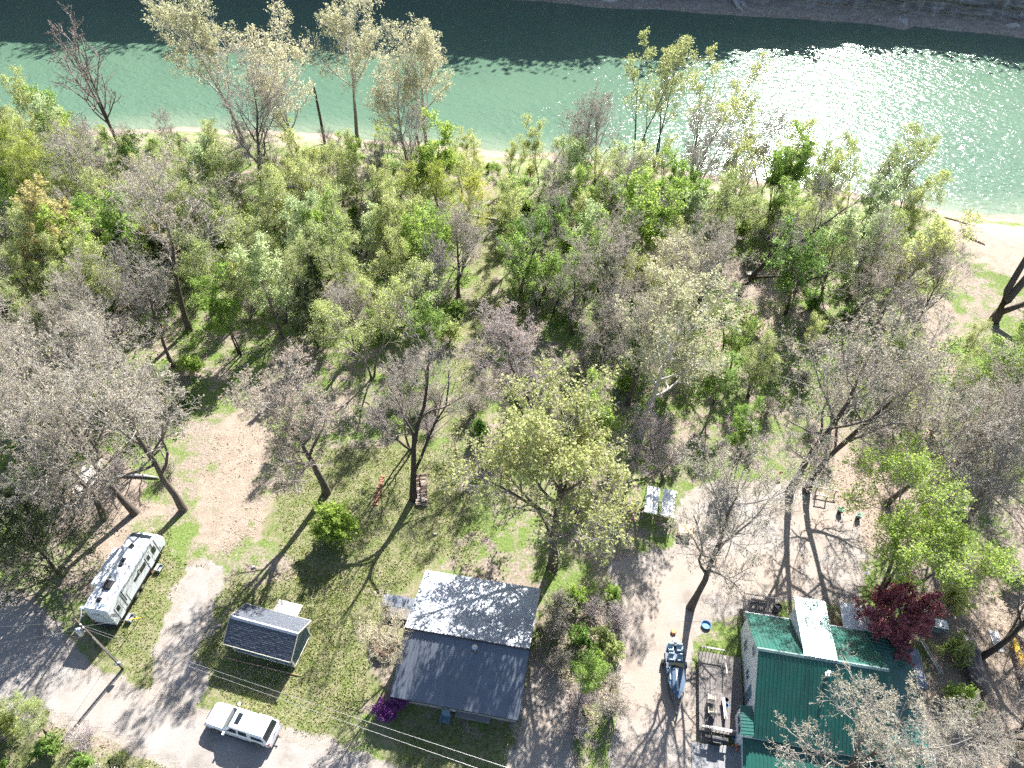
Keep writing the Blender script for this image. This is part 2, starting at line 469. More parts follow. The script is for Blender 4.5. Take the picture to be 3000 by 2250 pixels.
# ------------------------------------------------------------------ river
def water_material():
    m, nt, b = new_mat('river_water')
    A = N(nt, 'ShaderNodeAttribute', attribute_name='shallow').outputs['Fac']
    big = noise(nt, 0.03, 3)
    deep = mixc(nt, big, (0.074, 0.134, 0.088), (0.102, 0.172, 0.113))
    c = ramp(nt, A, [(0.0, (0.0, 0.0, 0.0)), (1.0, (1.0, 1.0, 1.0))])
    nt.links.new(mixc(nt, c, deep, (0.20, 0.235, 0.16)), b.inputs['Base Color'])
    b.inputs['Roughness'].default_value = 0.13
    b.inputs['IOR'].default_value = 1.33
    tc = N(nt, 'ShaderNodeTexCoord').outputs['Object']
    mp = N(nt, 'ShaderNodeMapping')
    mp.vector_type = 'TEXTURE'                      # wave crests lie across the wind, which blows along the sun's bearing
    mp.inputs['Rotation'].default_value = (0, 0, math.radians(-28))
    mp.inputs['Scale'].default_value = (1.75, 0.9, 1.0)
    nt.links.new(tc, mp.inputs[0])
    h1 = noise(nt, 0.75, 2, 0.5, mp.outputs[0], 0.4)
    h2 = noise(nt, 2.3, 2, 0.5, mp.outputs[0], 0.3)
    h3 = noise(nt, 0.12, 2, 0.5, mp.outputs[0])
    a1 = N(nt, 'ShaderNodeMath', operation='MULTIPLY_ADD')
    nt.links.new(h2, a1.inputs[0]); a1.inputs[1].default_value = 0.34; nt.links.new(h1, a1.inputs[2])
    amp = ramp(nt, h3, [(0.3, 0.62), (0.7, 1.05)])
    a2 = N(nt, 'ShaderNodeMath', operation='MULTIPLY')
    nt.links.new(a1.outputs[0], a2.inputs[0]); nt.links.new(amp, a2.inputs[1])
    nt.links.new(bump(nt, a2.outputs[0], 1.0, 0.38), b.inputs['Normal'])
    return m
wx = np.concatenate([[-2500, -1200, -600, -300], np.arange(-220, 221, 4.0), [300, 600, 1200, 2500]])
wy = np.concatenate([[60, 80], np.arange(90, 260, 2.0), [280, 320]])
WX, WY = np.meshgrid(wx, wy)
ii = np.arange(WX.size).reshape(WX.shape)
q = np.stack([ii[:-1, :-1], ii[:-1, 1:], ii[1:, 1:], ii[1:, :-1]], -1).reshape(-1, 4)
off = WY - shore_y(WX)
me = np_mesh('river', np.stack([WX, WY, WX * 0 + WATER], -1).reshape(-1, 3), q, mat=water_material(),
             attr={'shallow': (1 - smooth(-1, 11, off + 2 * fbm(WX / 12, WY / 12, 8))).ravel() ** 1.3 * 0.8})
tag(link(bpy.data.objects.new('river', me)), kind='structure')

# ------------------------------------------------------------------ rock bluff on the far bank
bluff_base = np.array([tuple(at(x, y, WATER))[:2] for x, y in ((3000, 113), (2928, 102), (2810, 93), (2680, 76), (2647, 88), (2555, 71), (2369, 58), (2250, 50), (2076, 41), (1924, 27), (1781, 25), (1670, 13), (1585, 3))])
bluff_base = np.vstack([[2500, 60], [400, 120], [200, 172], bluff_base, [-40, 225], [-90, 228], [-160, 228], [-400, 215], [-2500, 150]])[::-1]
def bluff_top(x):
    return np.interp(x, [-400, -120, 15, 50, 80, 105, 150, 400], [40, 43, 42, 36, 25, 20, 22, 24])
def bluff():
    sx = np.concatenate([[-2500, -1200, -600, -400, -300], np.arange(-240, 215, 0.8), [240, 300, 400, 600, 1200, 2500]])
    by = np.interp(sx, bluff_base[:, 0], bluff_base[:, 1])
    prof = np.concatenate([[-0.12, -0.04], np.linspace(0, 0.10, 8), np.linspace(0.13, 0.9, 34), [1.0, 1.01, 1.012]])
    V = []
    top = bluff_top(sx) + 2.2 * fbm(sx / 11, sx * 0 + 1, 44) + 1.2 * fbm(sx / 3, sx * 0 + 2, 45)
    for t in prof:
        if t <= 0.1:                       # gravel and rubble at the foot
            z = WATER + t * 26
            out = t * 46
        else:
            z = WATER + 2.6 + (top - 2.6) * (t - 0.1) / 0.9
            out = 4.6 + 7.0 * (t - 0.1) ** 1.5
        ledge = 1.3 * fbm(sx / 6.5, sx * 0 + z / 2.3, 61, 4) + 0.7 * np.sign(np.sin(z * 1.9 + 0.4 * fbm(sx / 9, sx * 0, 3))) * (t > 0.1)
        lump = 0.6 * fbm(sx / 1.7, sx * 0 + t * 40, 71, 3)
        o = out + (ledge if t > 0.05 else 0.35 * ledge) + lump
        zz = z + (0.5 * fbm(sx / 1.9, sx * 0 + t * 30, 81, 3) if 0 < t < 0.2 else 0)
        if t > 1.0: o, zz = o * 0 + (60 if t < 1.011 else 2400), sx * 0 + top.mean() + 4
        V.append(np.stack([sx, by + o, sx * 0 + zz], -1))
    V = np.array(V)
    n, k = V.shape[:2]
    ii = np.arange(n * k).reshape(n, k)
    q = np.stack([ii[:-1, :-1], ii[:-1, 1:], ii[1:, 1:], ii[1:, :-1]], -1).reshape(-1, 4)
    m, nt, b = new_mat('bluff_rock')
    tc = N(nt, 'ShaderNodeTexCoord').outputs['Object']
    mp = N(nt, 'ShaderNodeMapping'); mp.inputs['Scale'].default_value = (0.25, 0.25, 2.2); nt.links.new(tc, mp.inputs[0])
    mv = N(nt, 'ShaderNodeMapping'); mv.inputs['Scale'].default_value = (0.9, 0.9, 0.07); nt.links.new(tc, mv.inputs[0])
    strata, streak, rub = noise(nt, 1.0, 5, 0.6, mp.outputs[0]), noise(nt, 0.5, 4, 0.6, mv.outputs[0]), noise(nt, 1.3, 5, 0.7)
    c = ramp(nt, strata, [(0.3, (0.085, 0.08, 0.078)), (0.52, (0.19, 0.18, 0.175)), (0.75, (0.33, 0.31, 0.29))])
    c = mixc(nt, ramp(nt, streak, [(0.55, 0.0), (0.72, 0.75)]), c, (0.42, 0.42, 0.43))
    c = mixc(nt, ramp(nt, streak, [(0.25, 0.7), (0.42, 0.0)]), c, (0.06, 0.065, 0.05))
    sp = N(nt, 'ShaderNodeSeparateXYZ'); nt.links.new(tc, sp.inputs[0])
    low = N(nt, 'ShaderNodeMapRange'); low.inputs[1].default_value, low.inputs[2].default_value = -3.2, 0.2; low.inputs[3].default_value, low.inputs[4].default_value = 1.0, 0.0
    nt.links.new(sp.outputs[2], low.inputs[0])
    rubc = ramp(nt, rub, [(0.3, (0.16, 0.12, 0.095)), (0.55, (0.33, 0.27, 0.22)), (0.72, (0.46, 0.41, 0.36))])
    nt.links.new(mixc(nt, low.outputs[0], c, rubc), b.inputs['Base Color'])
    b.inputs['Roughness'].default_value = 0.9
    nt.links.new(bump(nt, rub, 0.9, 0.4), b.inputs['Normal'])
    me = np_mesh('bluff', V.reshape(-1, 3), q, mat=m, smooth_shade=False)
    tag(link(bpy.data.objects.new('bluff', me)), kind='structure')
bluff()
# boulders and driftwood at the foot of the bluff
def rock_mesh(name, seed, mat_):
    rng = np.random.default_rng(seed)
    u, w = np.meshgrid(np.linspace(0, 2 * np.pi, 10, endpoint=False), np.linspace(0.12, np.pi - 0.12, 7))
    r = 1 + 0.28 * rng.standard_normal(u.shape)
    v = np.stack([r * np.cos(u) * np.sin(w), r * np.sin(u) * np.sin(w), 0.8 * r * np.cos(w)], -1)
    n, k = u.shape
    ii = np.arange(n * k).reshape(n, k)
    jj = np.roll(ii, -1, 1)
    q = np.stack([ii[:-1], jj[:-1], jj[1:], ii[1:]], -1).reshape(-1, 4)
    vv = np.vstack([v.reshape(-1, 3), [[0, 0, 0.85], [0, 0, -0.85]]])
    t = [(i, int(jj[0][i]), n * k) for i in range(k)] + [((n - 1) * k + (i + 1) % k, (n - 1) * k + i, n * k + 1) for i in range(k)]
    t = [(a, b_, c) if c == n * k + 1 else (b_, a, c) for a, b_, c in t]
    return np_mesh(name, vv, q, t, mat_)
rocks = [rock_mesh('boulder', s, M['stone']) for s in (1, 2, 3)]
for i, (px, py, s, lab) in enumerate(((1655, 6, 3.2, 'pale grey boulder at the waterline, left end of the far bank'), (1598, 0, 2.2, 'boulder at the top edge of the photo beside the big pale boulder'),
        (1786, 18, 2.2, 'squarish boulder below the bluff, second of the far bank from the left'), (2380, 50, 1.6, 'small pale boulder below the left part of the shaded bluff'),
        (2640, 80, 2.0, 'grey boulder on the point below the fallen trunk'), (2585, 72, 1.3, 'low boulder just left of the point below the bluff'),
        (2170, 38, 2.6, 'slanting grey boulder against the middle of the bluff foot'), (2965, 100, 2.4, 'boulder at the bluff foot near the right edge'))):
    p = at(px, py, WATER)
    o = link(bpy.data.objects.new('boulder', rocks[i % 3]))
    o.location = (p.x, p.y + 1.5, WATER + 0.35 * s)
    o.scale = (s, s * 0.8, s * 0.75)
    o.rotation_euler = (0.1 * i, 0.2, i * 1.3)
    tag(o, lab, 'boulder', 'boulders at the foot of the bluff')
p = at(2645, 62, WATER)
tag(MB().tube([(p.x + 1, p.y + 0.5, WATER + 0.4), (p.x - 2, p.y + 3.8, WATER + 3.2), (p.x - 4.6, p.y + 6.0, WATER + 6.0)], [0.28, 0.22, 0.12], 7).build('driftwood', M['pale_wood']),
    'pale fallen trunk leaning against the shaded bluff', 'driftwood')

# ------------------------------------------------------------------ ribbed metal roofs
def roof_panels(parent, O, U, V, width, v0, v1, material, panel=0.92, rib=0.307, ribh=0.035, name='roof_panel'):
    """sheets laid side by side along U, running down V from v0(u) to v1(u); each sheet is its own piece"""
    O, U, V = Vector(O), Vector(U).normalized(), Vector(V).normalized()
    Nn = U.cross(V).normalized()
    if Nn.z < 0: Nn = -Nn
    n = max(1, round(width / panel))
    pw = width / n
    nr = max(1, round(pw / rib))
    for i in range(n):
        us = []
        for j in range(nr):
            a = i * pw + j * pw / nr
            w = pw / nr
            us += [(a, 0.0), (a + w * 0.30, 0.0), (a + w * 0.42, ribh), (a + w * 0.58, ribh), (a + w * 0.70, 0.0)]
        us.append(((i + 1) * pw - 0.004, 0.0))
        lift = 0.004 * (i % 2)
        P0 = [O + U * u + V * v0(u) + Nn * (h + lift) for u, h in us]
        P1 = [O + U * u + V * v1(u) + Nn * (h + lift) for u, h in us]
        B0 = [p - Nn * 0.03 for p in (P0[0], P0[-1])]
        B1 = [p - Nn * 0.03 for p in (P1[0], P1[-1])]
        k = len(us)
        mb = MB()
        vs_ = P0 + P1 + B0 + B1
        fs = [(j, j + 1, k + j + 1, k + j) for j in range(k - 1)]
        fs += [(2 * k, 2 * k + 1, 2 * k + 3, 2 * k + 2), (k, k + k - 1, 2 * k + 3, 2 * k + 2)]
        mb.add(vs_, fs).build(name, material, parent)
def boards(parent, name, mat_, x0, x1, y0, y1, z, w=0.14, gap=0.012, th=0.03, along='y', seed=1, zf=None):
    """deck boards, each its own piece sharing two meshes"""
    rng = random.Random(seed)
    L = (y1 - y0) if along == 'y' else (x1 - x0)
    d = (w - gap, L, th) if along == 'y' else (L, w - gap, th)
    proto = None
    n = int(((x1 - x0) if along == 'y' else (y1 - y0)) / w)
    for i in range(n):
        c = ((x0 + (i + 0.5) * w, (y0 + y1) / 2, z) if along == 'y' else ((x0 + x1) / 2, y0 + (i + 0.5) * w, z))
        c = (c[0], c[1], c[2] + rng.uniform(-0.006, 0.006))
        if proto is None:
            proto = MB().box((0, 0, 0), d).build(name, mat_, parent, loc=c)
        else:
            copy_of(proto, parent, c, (0, 0, rng.uniform(-0.002, 0.002)))
def window(parent, c, w, h, axis, out, name='window', rails=1, frame=M['white'], pane=M['glass']):
    """window on a wall; axis is the wall's direction ('x' or 'y'), out the outward sign along the other one"""
    t = 0.05
    def b(mb, du, dz, su, sz, dep, o):
        if axis == 'x': mb.box((c[0] + du, c[1] + out * o, c[2] + dz), (su, dep, sz))
        else: mb.box((c[0] + out * o, c[1] + du, c[2] + dz), (dep, su, sz))
    mb = MB()
    for s in (-1, 1):
        b(mb, s * (w / 2 + t / 2), 0, t, h + 2 * t, 0.08, 0.03)
        b(mb, 0, s * (h / 2 + t / 2), w, t, 0.08, 0.03)
    for r in range(rails):
        b(mb, (r + 1) * w / (rails + 1) - w / 2, 0, 0.035, h, 0.06, 0.028)
    f = mb.build(name, frame, parent)
    g = MB()
    b(g, 0, 0, w, h, 0.03, 0.0)
    g.build('pane', pane, f)
    return f

# ------------------------------------------------------------------ grey house
def grey_house():
    h = thing('house', (-3.85, 27.15, 0), math.radians(-10.2), 'grey house with pale metal roof, dark near slope and purple azalea at its corner', 'house')
    hw = 5.4
    z_r, z_s, z_f = 4.62, 3.75, 3.10            # ridge, seam between the two far sheets, far eave
    up = lambda a, b: Vector((0, b[0] - a[0], b[1] - a[1]))
    # walls
    MB().prism([(-4.4, 0), (6.0, 0), (6.0, 2.9), (2.9, 3.45), (0.15, 4.35), (-0.2, 4.1), (-4.4, 2.55)], 'x', -5.0, 5.0).build('wall', M['siding_grey'], h)
    L2 = math.hypot(3.1, z_r - z_s); L3 = math.hypot(3.45, z_s - z_f); L1 = math.hypot(5.0, 1.78)
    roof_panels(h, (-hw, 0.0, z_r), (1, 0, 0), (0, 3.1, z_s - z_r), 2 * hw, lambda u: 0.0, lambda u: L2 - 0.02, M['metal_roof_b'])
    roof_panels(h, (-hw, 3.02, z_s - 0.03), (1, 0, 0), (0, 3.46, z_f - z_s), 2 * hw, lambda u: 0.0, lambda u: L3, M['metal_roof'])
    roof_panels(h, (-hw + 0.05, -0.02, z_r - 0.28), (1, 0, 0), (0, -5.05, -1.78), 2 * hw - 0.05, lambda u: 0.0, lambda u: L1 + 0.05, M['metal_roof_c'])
    MB().box((0, -0.02, z_r - 0.13), (2 * hw, 0.04, 0.25)).build('fascia', M['dark_steel'], h)
    MB().box((0, -5.06, 2.48), (2 * hw - 0.05, 0.05, 0.14)).build('gutter', M['dark_steel'], h)
    MB().box((-hw + 0.0, -2.5, 3.43), (0.03, 5.2, 0.12), rx=0.34).box((hw, -2.5, 3.43), (0.03, 5.2, 0.12), rx=0.34).build('rake_trim', M['dark_steel'], h)
    pz = 4.1
    sp = MB().lathe([(0.10, 0), (0.10, 0.75), (0.22, 0.78), (0.24, 0.86), (0.05, 1.0)], (0.9, -0.75, pz - 0.1), 16).build('stove_pipe', M['steel'], h, smooth_shade=False)
    MB().lathe([(0.2, 0), (0.12, 0.1)], (0.9, -0.75, pz - 0.02), 16).build('flashing', M['dark_steel'], sp)
    MB().lathe([(0.05, 0), (0.05, 0.35), (0.11, 0.36), (0.11, 0.42)], (-3.59, 1.05, 4.25), 12).build('vent_pipe', M['white'], h)
    # lean-to on the left wall
    roof_panels(h, (-8.6, 3.75, 2.55), (1, 0, 0), (0, -1.0, -0.22), 3.2, lambda u: 0.0, lambda u: 1.05, M['metal_roof_b'], name='lean_to_panel')
    m = MB()
    for x in (-8.4, -5.6):
        for y in (2.9, 3.6): m.box((x, y, 1.15), (0.1, 0.1, 2.3))
    m.build('lean_to_post', M['wood'], h)
    MB().box((-6.9, 3.2, 0.25), (2.9, 1.2, 0.5)).build('porch_step', M['deck'], h)
    # wall under the near eave
    d = MB().box((-0.6, -4.43, 1.15), (0.95, 0.06, 2.05)).build('door', M['white'], h)
    MB().lathe([(0.03, 0), (0.03, 0.05)], (-0.25, -4.48, 1.05), 8).build('handle', M['steel'], d)
    window(h, (-3.2, -4.42, 1.6), 1.2, 1.0, 'x', -1)
    window(h, (2.8, -4.42, 1.6), 1.2, 1.0, 'x', -1)
    window(h, (-5.02, -2.2, 1.6), 1.0, 0.9, 'y', -1)
    window(h, (5.02, 1.5, 1.6), 1.0, 0.9, 'y', 1)
    MB().box((1.4, -4.62, 0.12), (3.0, 0.5, 0.2)).build('porch_step', M['concrete'], h)
    return h
M['siding_grey'] = mat('grey_wall_panel', (0.30, 0.28, 0.26), 0.7, var=0.15, scale=2)
M['metal_roof_c'] = mat('shade_grey_roofing', (0.12, 0.135, 0.165), 0.45, metal=0.25, var=0.14, scale=0.9)  # same pale metal, darkened and blued to paint the near slope's shade; also awning grey
grey_house()

# ------------------------------------------------------------------ garden shed
def shed():
    s = thing('shed', (-21.55, 28.8, 0), math.radians(-14.7), 'small blue-grey shed with dark shingle roof and cream trim behind the white pickup', 'shed')
    L, D, ze, zr = 2.9, 1.5, 2.25, 3.62
    MB().prism([(-D, 0.15), (D, 0.15), (D, 2.3), (0, 3.42), (-D, 2.3)], 'x', -L, L).build('wall', M['siding'], s)
    bt = MB()
    for x in np.arange(-D + 0.2, D, 0.2):
        zt = 3.42 - abs(x) * 0.747 - 0.05
        bt.box((L + 0.012, x, (0.15 + zt) / 2), (0.022, 0.022, zt - 0.2))
    for x in np.arange(-L + 0.2, L, 0.2):
        bt.box((x, -D - 0.012, 1.2), (0.022, 0.022, 2.05))
    tag(bt.build('siding_batten', M['siding'], s), kind='stuff')
    for x in (-L, L):
        for y in (-D, D):
            MB().box((x, y, 1.2), (0.12, 0.12, 2.14)).build('corner_trim', M['trim'], s)
    for x in (L + 0.03,):
        MB().box((x, 0, 2.28), (0.03, 2 * D, 0.09)).build('gable_trim', M['trim'], s)
    MB().box((0, -D - 0.03, 0.2), (2 * L, 0.04, 0.1)).build('sill_trim', M['trim'], s)
    MB().box((L + 0.03, 0, 0.2), (0.04, 2 * D, 0.1)).build('sill_trim', M['trim'], s)
    # roof decks with overlapping shingle courses
    run, rise = 1.95, zr - ze
    sl = math.hypot(run, rise)
    ang = math.atan2(rise, run)
    for sgn in (-1, 1):
        dk = MB().box((0, sgn * run / 2, (zr + ze) / 2 - 0.03), (6.44, sl, 0.05), rx=-sgn * ang).build('roof_deck', M['trim'], s)
        mb = MB()
        rng = random.Random(5 + sgn)
        nC = 15
        for c in range(nC):
            t0, t1 = c / nC, min(1.0, (c + 1.12) / nC)
            x = -3.24 - rng.uniform(0, 0.3)
            while x < 3.24:
                w = rng.uniform(0.24, 0.42)
                xa, xb = max(-3.24, x), min(3.24, x + w - 0.015)
                if xb - xa > 0.03:
                    ya, yb = sgn * run * t0, sgn * run * t1
                    za, zb = zr - rise * t0, zr - rise * t1
                    k = rng.uniform(0.026, 0.045)
                    mb.add([(xa, ya, za + 0.006), (xb, ya, za + 0.006), (xb, yb, zb + k), (xa, yb, zb + k), (xa, yb, zb - 0.0), (xb, yb, zb - 0.0)],
                           [(0, 1, 2, 3) if sgn < 0 else (3, 2, 1, 0), (3, 2, 5, 4) if sgn < 0 else (4, 5, 2, 3)])
                x += w
        tag(mb.build('shingle_courses', M['shingle'], s), kind='stuff')
    for i in range(22):
        x = -3.2 + i * 0.293
        MB().add([(x, -0.17, zr - 0.07), (x + 0.285, -0.17, zr - 0.07), (x + 0.285, 0, zr + 0.055), (x, 0, zr + 0.055), (x + 0.285, 0.17, zr - 0.07), (x, 0.17, zr - 0.07)],
                 [(0, 1, 2, 3), (3, 2, 4, 5)]).build('ridge_shingle', M['ridge'], s)
    for sgn in (-1, 1):
        MB().box((0, sgn * (run + 0.02), ze - 0.03), (6.5, 0.03, 0.13)).build('eave_trim', M['trim'], s)
        for e in (-1, 1):
            MB().box((e * 3.25, sgn * run / 2, (zr + ze) / 2 - 0.01), (0.03, sl, 0.14), rx=-sgn * ang).build('rake_trim', M['trim'], s)
    MB().box((1.75, -D - 0.05, 1.95), (0.55, 0.06, 0.22)).build('vent', M['trim'], s)
    m = MB()
    for x in (-2.5, -0.8, 0.9, 2.5):
        m.box((x, 0, 0.07), (0.2, 2.6, 0.14))
    m.build('skid', M['wood'], s)
    d = MB().box((0.7, D + 0.03, 1.15), (1.6, 0.05, 1.9)).build('door', M['siding'], s)
    MB().box((0.1, D + 0.08, 1.1), (0.04, 0.05, 0.2)).build('handle', M['steel'], d)
    # ramp platform behind
    r = thing('deck_platform', (-20.95, 32.15, 0), math.radians(-14.7), 'bleached low wooden deck platform behind the blue-grey shed', 'platform')
    boards(r, 'deck_board', M['pale_wood'], -1.22, 1.22, -0.55, 0.62, 0.2, 0.116, 0.016, 0.03, 'x', 3)
    m = MB()
    for x in (-1.1, 0, 1.1): m.box((x, 0.03, 0.09), (0.07, 1.1, 0.17))
    m.build('joist', M['wood'], r)
    a, b = av(490, 1421, 0.06), av(644, 1459, 0.06)
    o = MB().tube([(a.x, a.y, 0.07), (b.x, b.y, 0.07)], 0.06, 6).build('landscape_timber', M['wood'])
    tag(o, 'long brown landscape timber lying in the shed shadow', 'timber')
shed()

# ------------------------------------------------------------------ green-roofed house
def green_house():
    h = thing('house', (24.97, 24.74, 0), math.radians(-10), 'large house with green metal roofs, white walls and timber decks at lower right', 'house')
    zr, ze = 5.95, 2.85
    MB().prism([(-4.7, 0), (4.5, 0), (4.5, 2.95), (0, 5.75), (-4.7, 2.9)], 'x', -4.9, 4.95).build('wall', M['white_wall'], h)
    Lf, Ln = math.hypot(4.8, zr - ze), math.hypot(5.75, zr - 2.46)
    roof_panels(h, (-5.12, 0.0, zr), (1, 0, 0), (0, 4.8, ze - zr), 10.3, lambda u: 0.05, lambda u: Lf, M['green_roof'])
    roof_panels(h, (-5.0, 0.0, zr), (1, 0, 0), (0, -5.75, 2.46 - zr), 10.05, lambda u: 0.05, lambda u: Ln, M['green_roof'])
    for i in range(7):
        x = -5.1 + i * 1.46
        MB().add([(x, -0.16, zr - 0.03), (x + 1.45, -0.16, zr - 0.03), (x + 1.45, 0, zr + 0.07), (x, 0, zr + 0.07), (x + 1.45, 0.16, zr - 0.03), (x, 0.16, zr - 0.03)],
                 [(0, 1, 2, 3), (3, 2, 4, 5)]).build('ridge_cap', M['green_pale'], h)
    MB().box((0, 4.86, ze - 0.04), (10.3, 0.05, 0.12)).build('gutter', M['white'], h)
    # hipped lean-to on the right: sheets run across
    roof_panels(h, (5.05, 4.75, 3.02), (0, -1, 0), (3.75, 0, -0.62), 14.0, lambda u: 0.0, lambda u: 3.8, M['green_roof'], name='lean_to_panel')
    MB().box((8.86, -2.2, 2.32), (0.05, 14.0, 0.12)).build('gutter', M['white'], h)
    MB().box((5.2, -2.2, 1.45), (0.1, 13.4, 2.9)).box((8.3, -2.2, 1.15), (0.1, 13.4, 2.3)).box((6.75, 4.4, 1.2), (3.1, 0.1, 2.4)).build('lean_to_wall', M['white_wall'], h)
    # shed dormer: glossy roof with sun glare put into its pale colour, cheek walls
    MB().add([(-1.22, 0.3, 5.75), (-1.22, 5.2, 2.7), (-1.22, 5.2, 5.08), (-1.22, 0.3, 5.9), (0.98, 0.3, 5.75), (0.98, 5.2, 2.7), (0.98, 5.2, 5.08), (0.98, 0.3, 5.9)],
             [(0, 1, 2, 3), (7, 6, 5, 4), (1, 5, 6, 2)]).build('dormer_wall', M['white_wall'], h)
    dv = Vector((0.0, 5.75, 5.12 - 6.06))
    roof_panels(h, (-1.42, 0.02, 6.06), (1, 0, 0), dv, 2.6, lambda u: 0.0, lambda u: dv.length, M['green_pale'], name='dormer_panel')
    MB().box((-0.12, 5.8, 5.03), (2.6, 0.05, 0.14)).build('dormer_fascia', M['white'], h)
    window(h, (-0.12, 5.21, 4.3), 1.4, 0.9, 'x', 1)
    # lower roof towards the road, clerestory windows
    Ll = math.hypot(3.3, 0.7)
    roof_panels(h, (-5.65, -5.62, 1.98), (1, 0, 0), (0, -3.3, -0.7), 10.7, lambda u: 0.0, lambda u: Ll, M['green_roof'], name='lower_roof_panel')
    MB().box((-0.3, -5.35, 1.15), (10.2, 0.4, 2.3)).box((-0.3, -7.0, 0.65), (10.2, 3.0, 1.1)).build('lower_wall', M['white_wall'], h)
    MB().box((0.9, -5.66, 2.08), (6.6, 0.05, 0.1)).build('flashing', M['trim'], h)
    window(h, (-4.75, -5.58, 2.2), 1.75, 0.3, 'x', -1)
    # bay on the left with its own small roof
    MB().box((-5.4, -4.6, 1.35), (0.9, 2.1, 2.7)).build('bay_wall', M['white_wall'], h)
    window(h, (-5.86, -4.72, 2.05), 1.5, 0.9, 'y', -1)
    roof_panels(h, (-5.02, -3.5, 3.02), (0, -1, 0), (-0.92, 0, -0.2), 2.35, lambda u: 0.0, lambda u: 0.95, M['green_roof'], name='bay_roof_panel')
    window(h, (-4.92, 2.2, 1.75), 0.9, 1.1, 'y', -1)
    window(h, (-4.92, -0.4, 1.9), 0.8, 1.0, 'y', -1)
    window(h, (-4.92, 0.6, 4.3), 0.9, 0.7, 'y', -1)
    d = MB().box((-4.94, -2.0, 1.6), (0.06, 0.95, 2.0)).build('door', M['chair_blue'], h)
    MB().box((-5.0, -1.65, 1.55), (0.05, 0.05, 0.12)).build('handle', M['steel'], d)
    window(h, (-2.9, 4.52, 1.6), 1.3, 1.0, 'x', 1)
    window(h, (3.0, 4.52, 1.6), 1.3, 1.0, 'x', 1)
    # vent and dish on the roofs
    v = MB().box((0.4, -0.95, 5.42), (0.3, 0.3, 0.22)).lathe([(0.07, 0), (0.07, 0.3), (0.13, 0.32), (0.13, 0.4)], (0.45, -0.9, 5.45), 12).build('roof_vent', M['white'], h)
    sd = MB().lathe([(0.36, 0.10), (0.2, 0.03), (0.0, 0.0)], (0, 0, 0), 16).tube([(0, 0, 0.02), (0, 0, -0.5)], 0.025, 6).build('satellite_dish', M['white'], h, loc=(5.5, -2.5, 3.55))
    sd.rotation_euler = (-0.7, 0.3, 0)
    # grey awning sheets beyond the right eave
    roof_panels(h, (8.75, 4.2, 2.42), (0, -1, 0), (0.9, 0, -0.12), 3.5, lambda u: 0.0, lambda u: 0.9, M['metal_roof_c'], panel=0.6, name='awning_panel')
    m = MB()
    for y in (4.1, 0.8): m.box((9.55, y, 1.12), (0.09, 0.09, 2.24))
    m.build('awning_post', M['wood'], h)
    # left deck
    dk = thing('deck', h.location, h.rotation_euler.z, 'weathered grey timber deck along the white side of the green-roofed house', 'deck')
    boards(dk, 'deck_board', M['deck'], -8.8, -5.15, -5.15, 1.6, 0.62, 0.14, 0.014, 0.03, 'y', 8)
    m = MB()
    for x in (-8.6, -7.0, -5.4):
        for y in (-5.0, -2.0, 1.3): m.box((x, y, 0.3), (0.1, 0.1, 0.6))
    m.box((-7.0, -5.1, 0.5), (3.6, 0.05, 0.2)).box((-8.78, -1.8, 0.5), (0.05, 6.7, 0.2))
    m.build('deck_frame', M['deck'], dk)
    for y in (-5.12,):
        MB().box((-7.55, y - 0.05, 1.5), (2.35, 0.16, 0.045), rz=-0.02).build('hand_rail', M['pale_wood'], dk)
        MB().box((-6.9, y + 0.1, 1.28), (3.0, 0.12, 0.045)).build('hand_rail', M['pale_wood'], dk)
        for i in range(12):
            MB().box((-8.65 + i * 0.29, y, 1.05), (0.04, 0.04, 0.8)).build('baluster', M['deck'], dk)
    MB().box((-7.7, 1.62, 1.5), (2.1, 0.12, 0.05)).build('hand_rail', M['pale_wood'], dk)
    for i in range(8):
        MB().box((-8.7 + i * 0.29, 1.62, 1.05), (0.04, 0.04, 0.85)).build('baluster', M['deck'], dk)
    MB().box((-6.6, 0.4, 1.3), (0.09, 1.9, 0.05), rx=-0.35).build('stair_rail', M['pale_wood'], dk)
    # river-side deck with railing
    rd = thing('deck', h.location, h.rotation_euler.z, 'river-side timber deck with black balustrade left of the pale dormer roof', 'deck')
    boards(rd, 'deck_board', M['deck'], -4.7, -1.5, 4.95, 7.5, 0.6, 0.14, 0.014, 0.03, 'x', 9)
    MB().box((-3.1, 7.5, 1.5), (3.3, 0.1, 0.05)).build('hand_rail', M['deck'], rd)
    MB().box((-4.7, 6.2, 1.5), (0.1, 2.6, 0.05)).build('hand_rail', M['deck'], rd)
    for i in range(18):
        MB().box((-4.68 + i * 0.19, 7.5, 1.05), (0.025, 0.025, 0.88)).build('baluster', M['black'], rd)
    for i in range(13):
        MB().box((-4.7, 5.0 + i * 0.2, 1.05), (0.025, 0.025, 0.88)).build('baluster', M['black'], rd)
    bn = MB().box((-3.3, 6.9, 1.02), (1.5, 0.4, 0.05)).box((-3.3, 7.12, 1.3), (1.5, 0.05, 0.4)).box((-3.9, 6.9, 0.8), (0.06, 0.36, 0.4)).box((-2.7, 6.9, 0.8), (0.06, 0.36, 0.4))
    o = bn.build('bench', M['deck'])
    o.location, o.rotation_euler = h.location, h.rotation_euler
    tag(o, 'plain timber bench on the river-side deck behind the balustrade', 'bench')
    o = MB().lathe([(0.28, 0), (0.34, 0.5), (0.34, 1.0), (0.28, 1.05), (0.26, 0.95)], (-1.75, 6.6, 0.62), 16).build('barrel', M['black'])
    o.location, o.rotation_euler = h.location, h.rotation_euler
    tag(o, 'black barrel between the river-side deck and the dormer', 'barrel')
    # concrete pad
    pts = [(14.7, 20.4), (18.9, 20.0), (18.5, 16.5), (14.2, 17.0)]
    tag(MB().prism(pts, 'z', 0.02, 0.1).build('concrete_pad', M['concrete']), kind='structure')
    return h
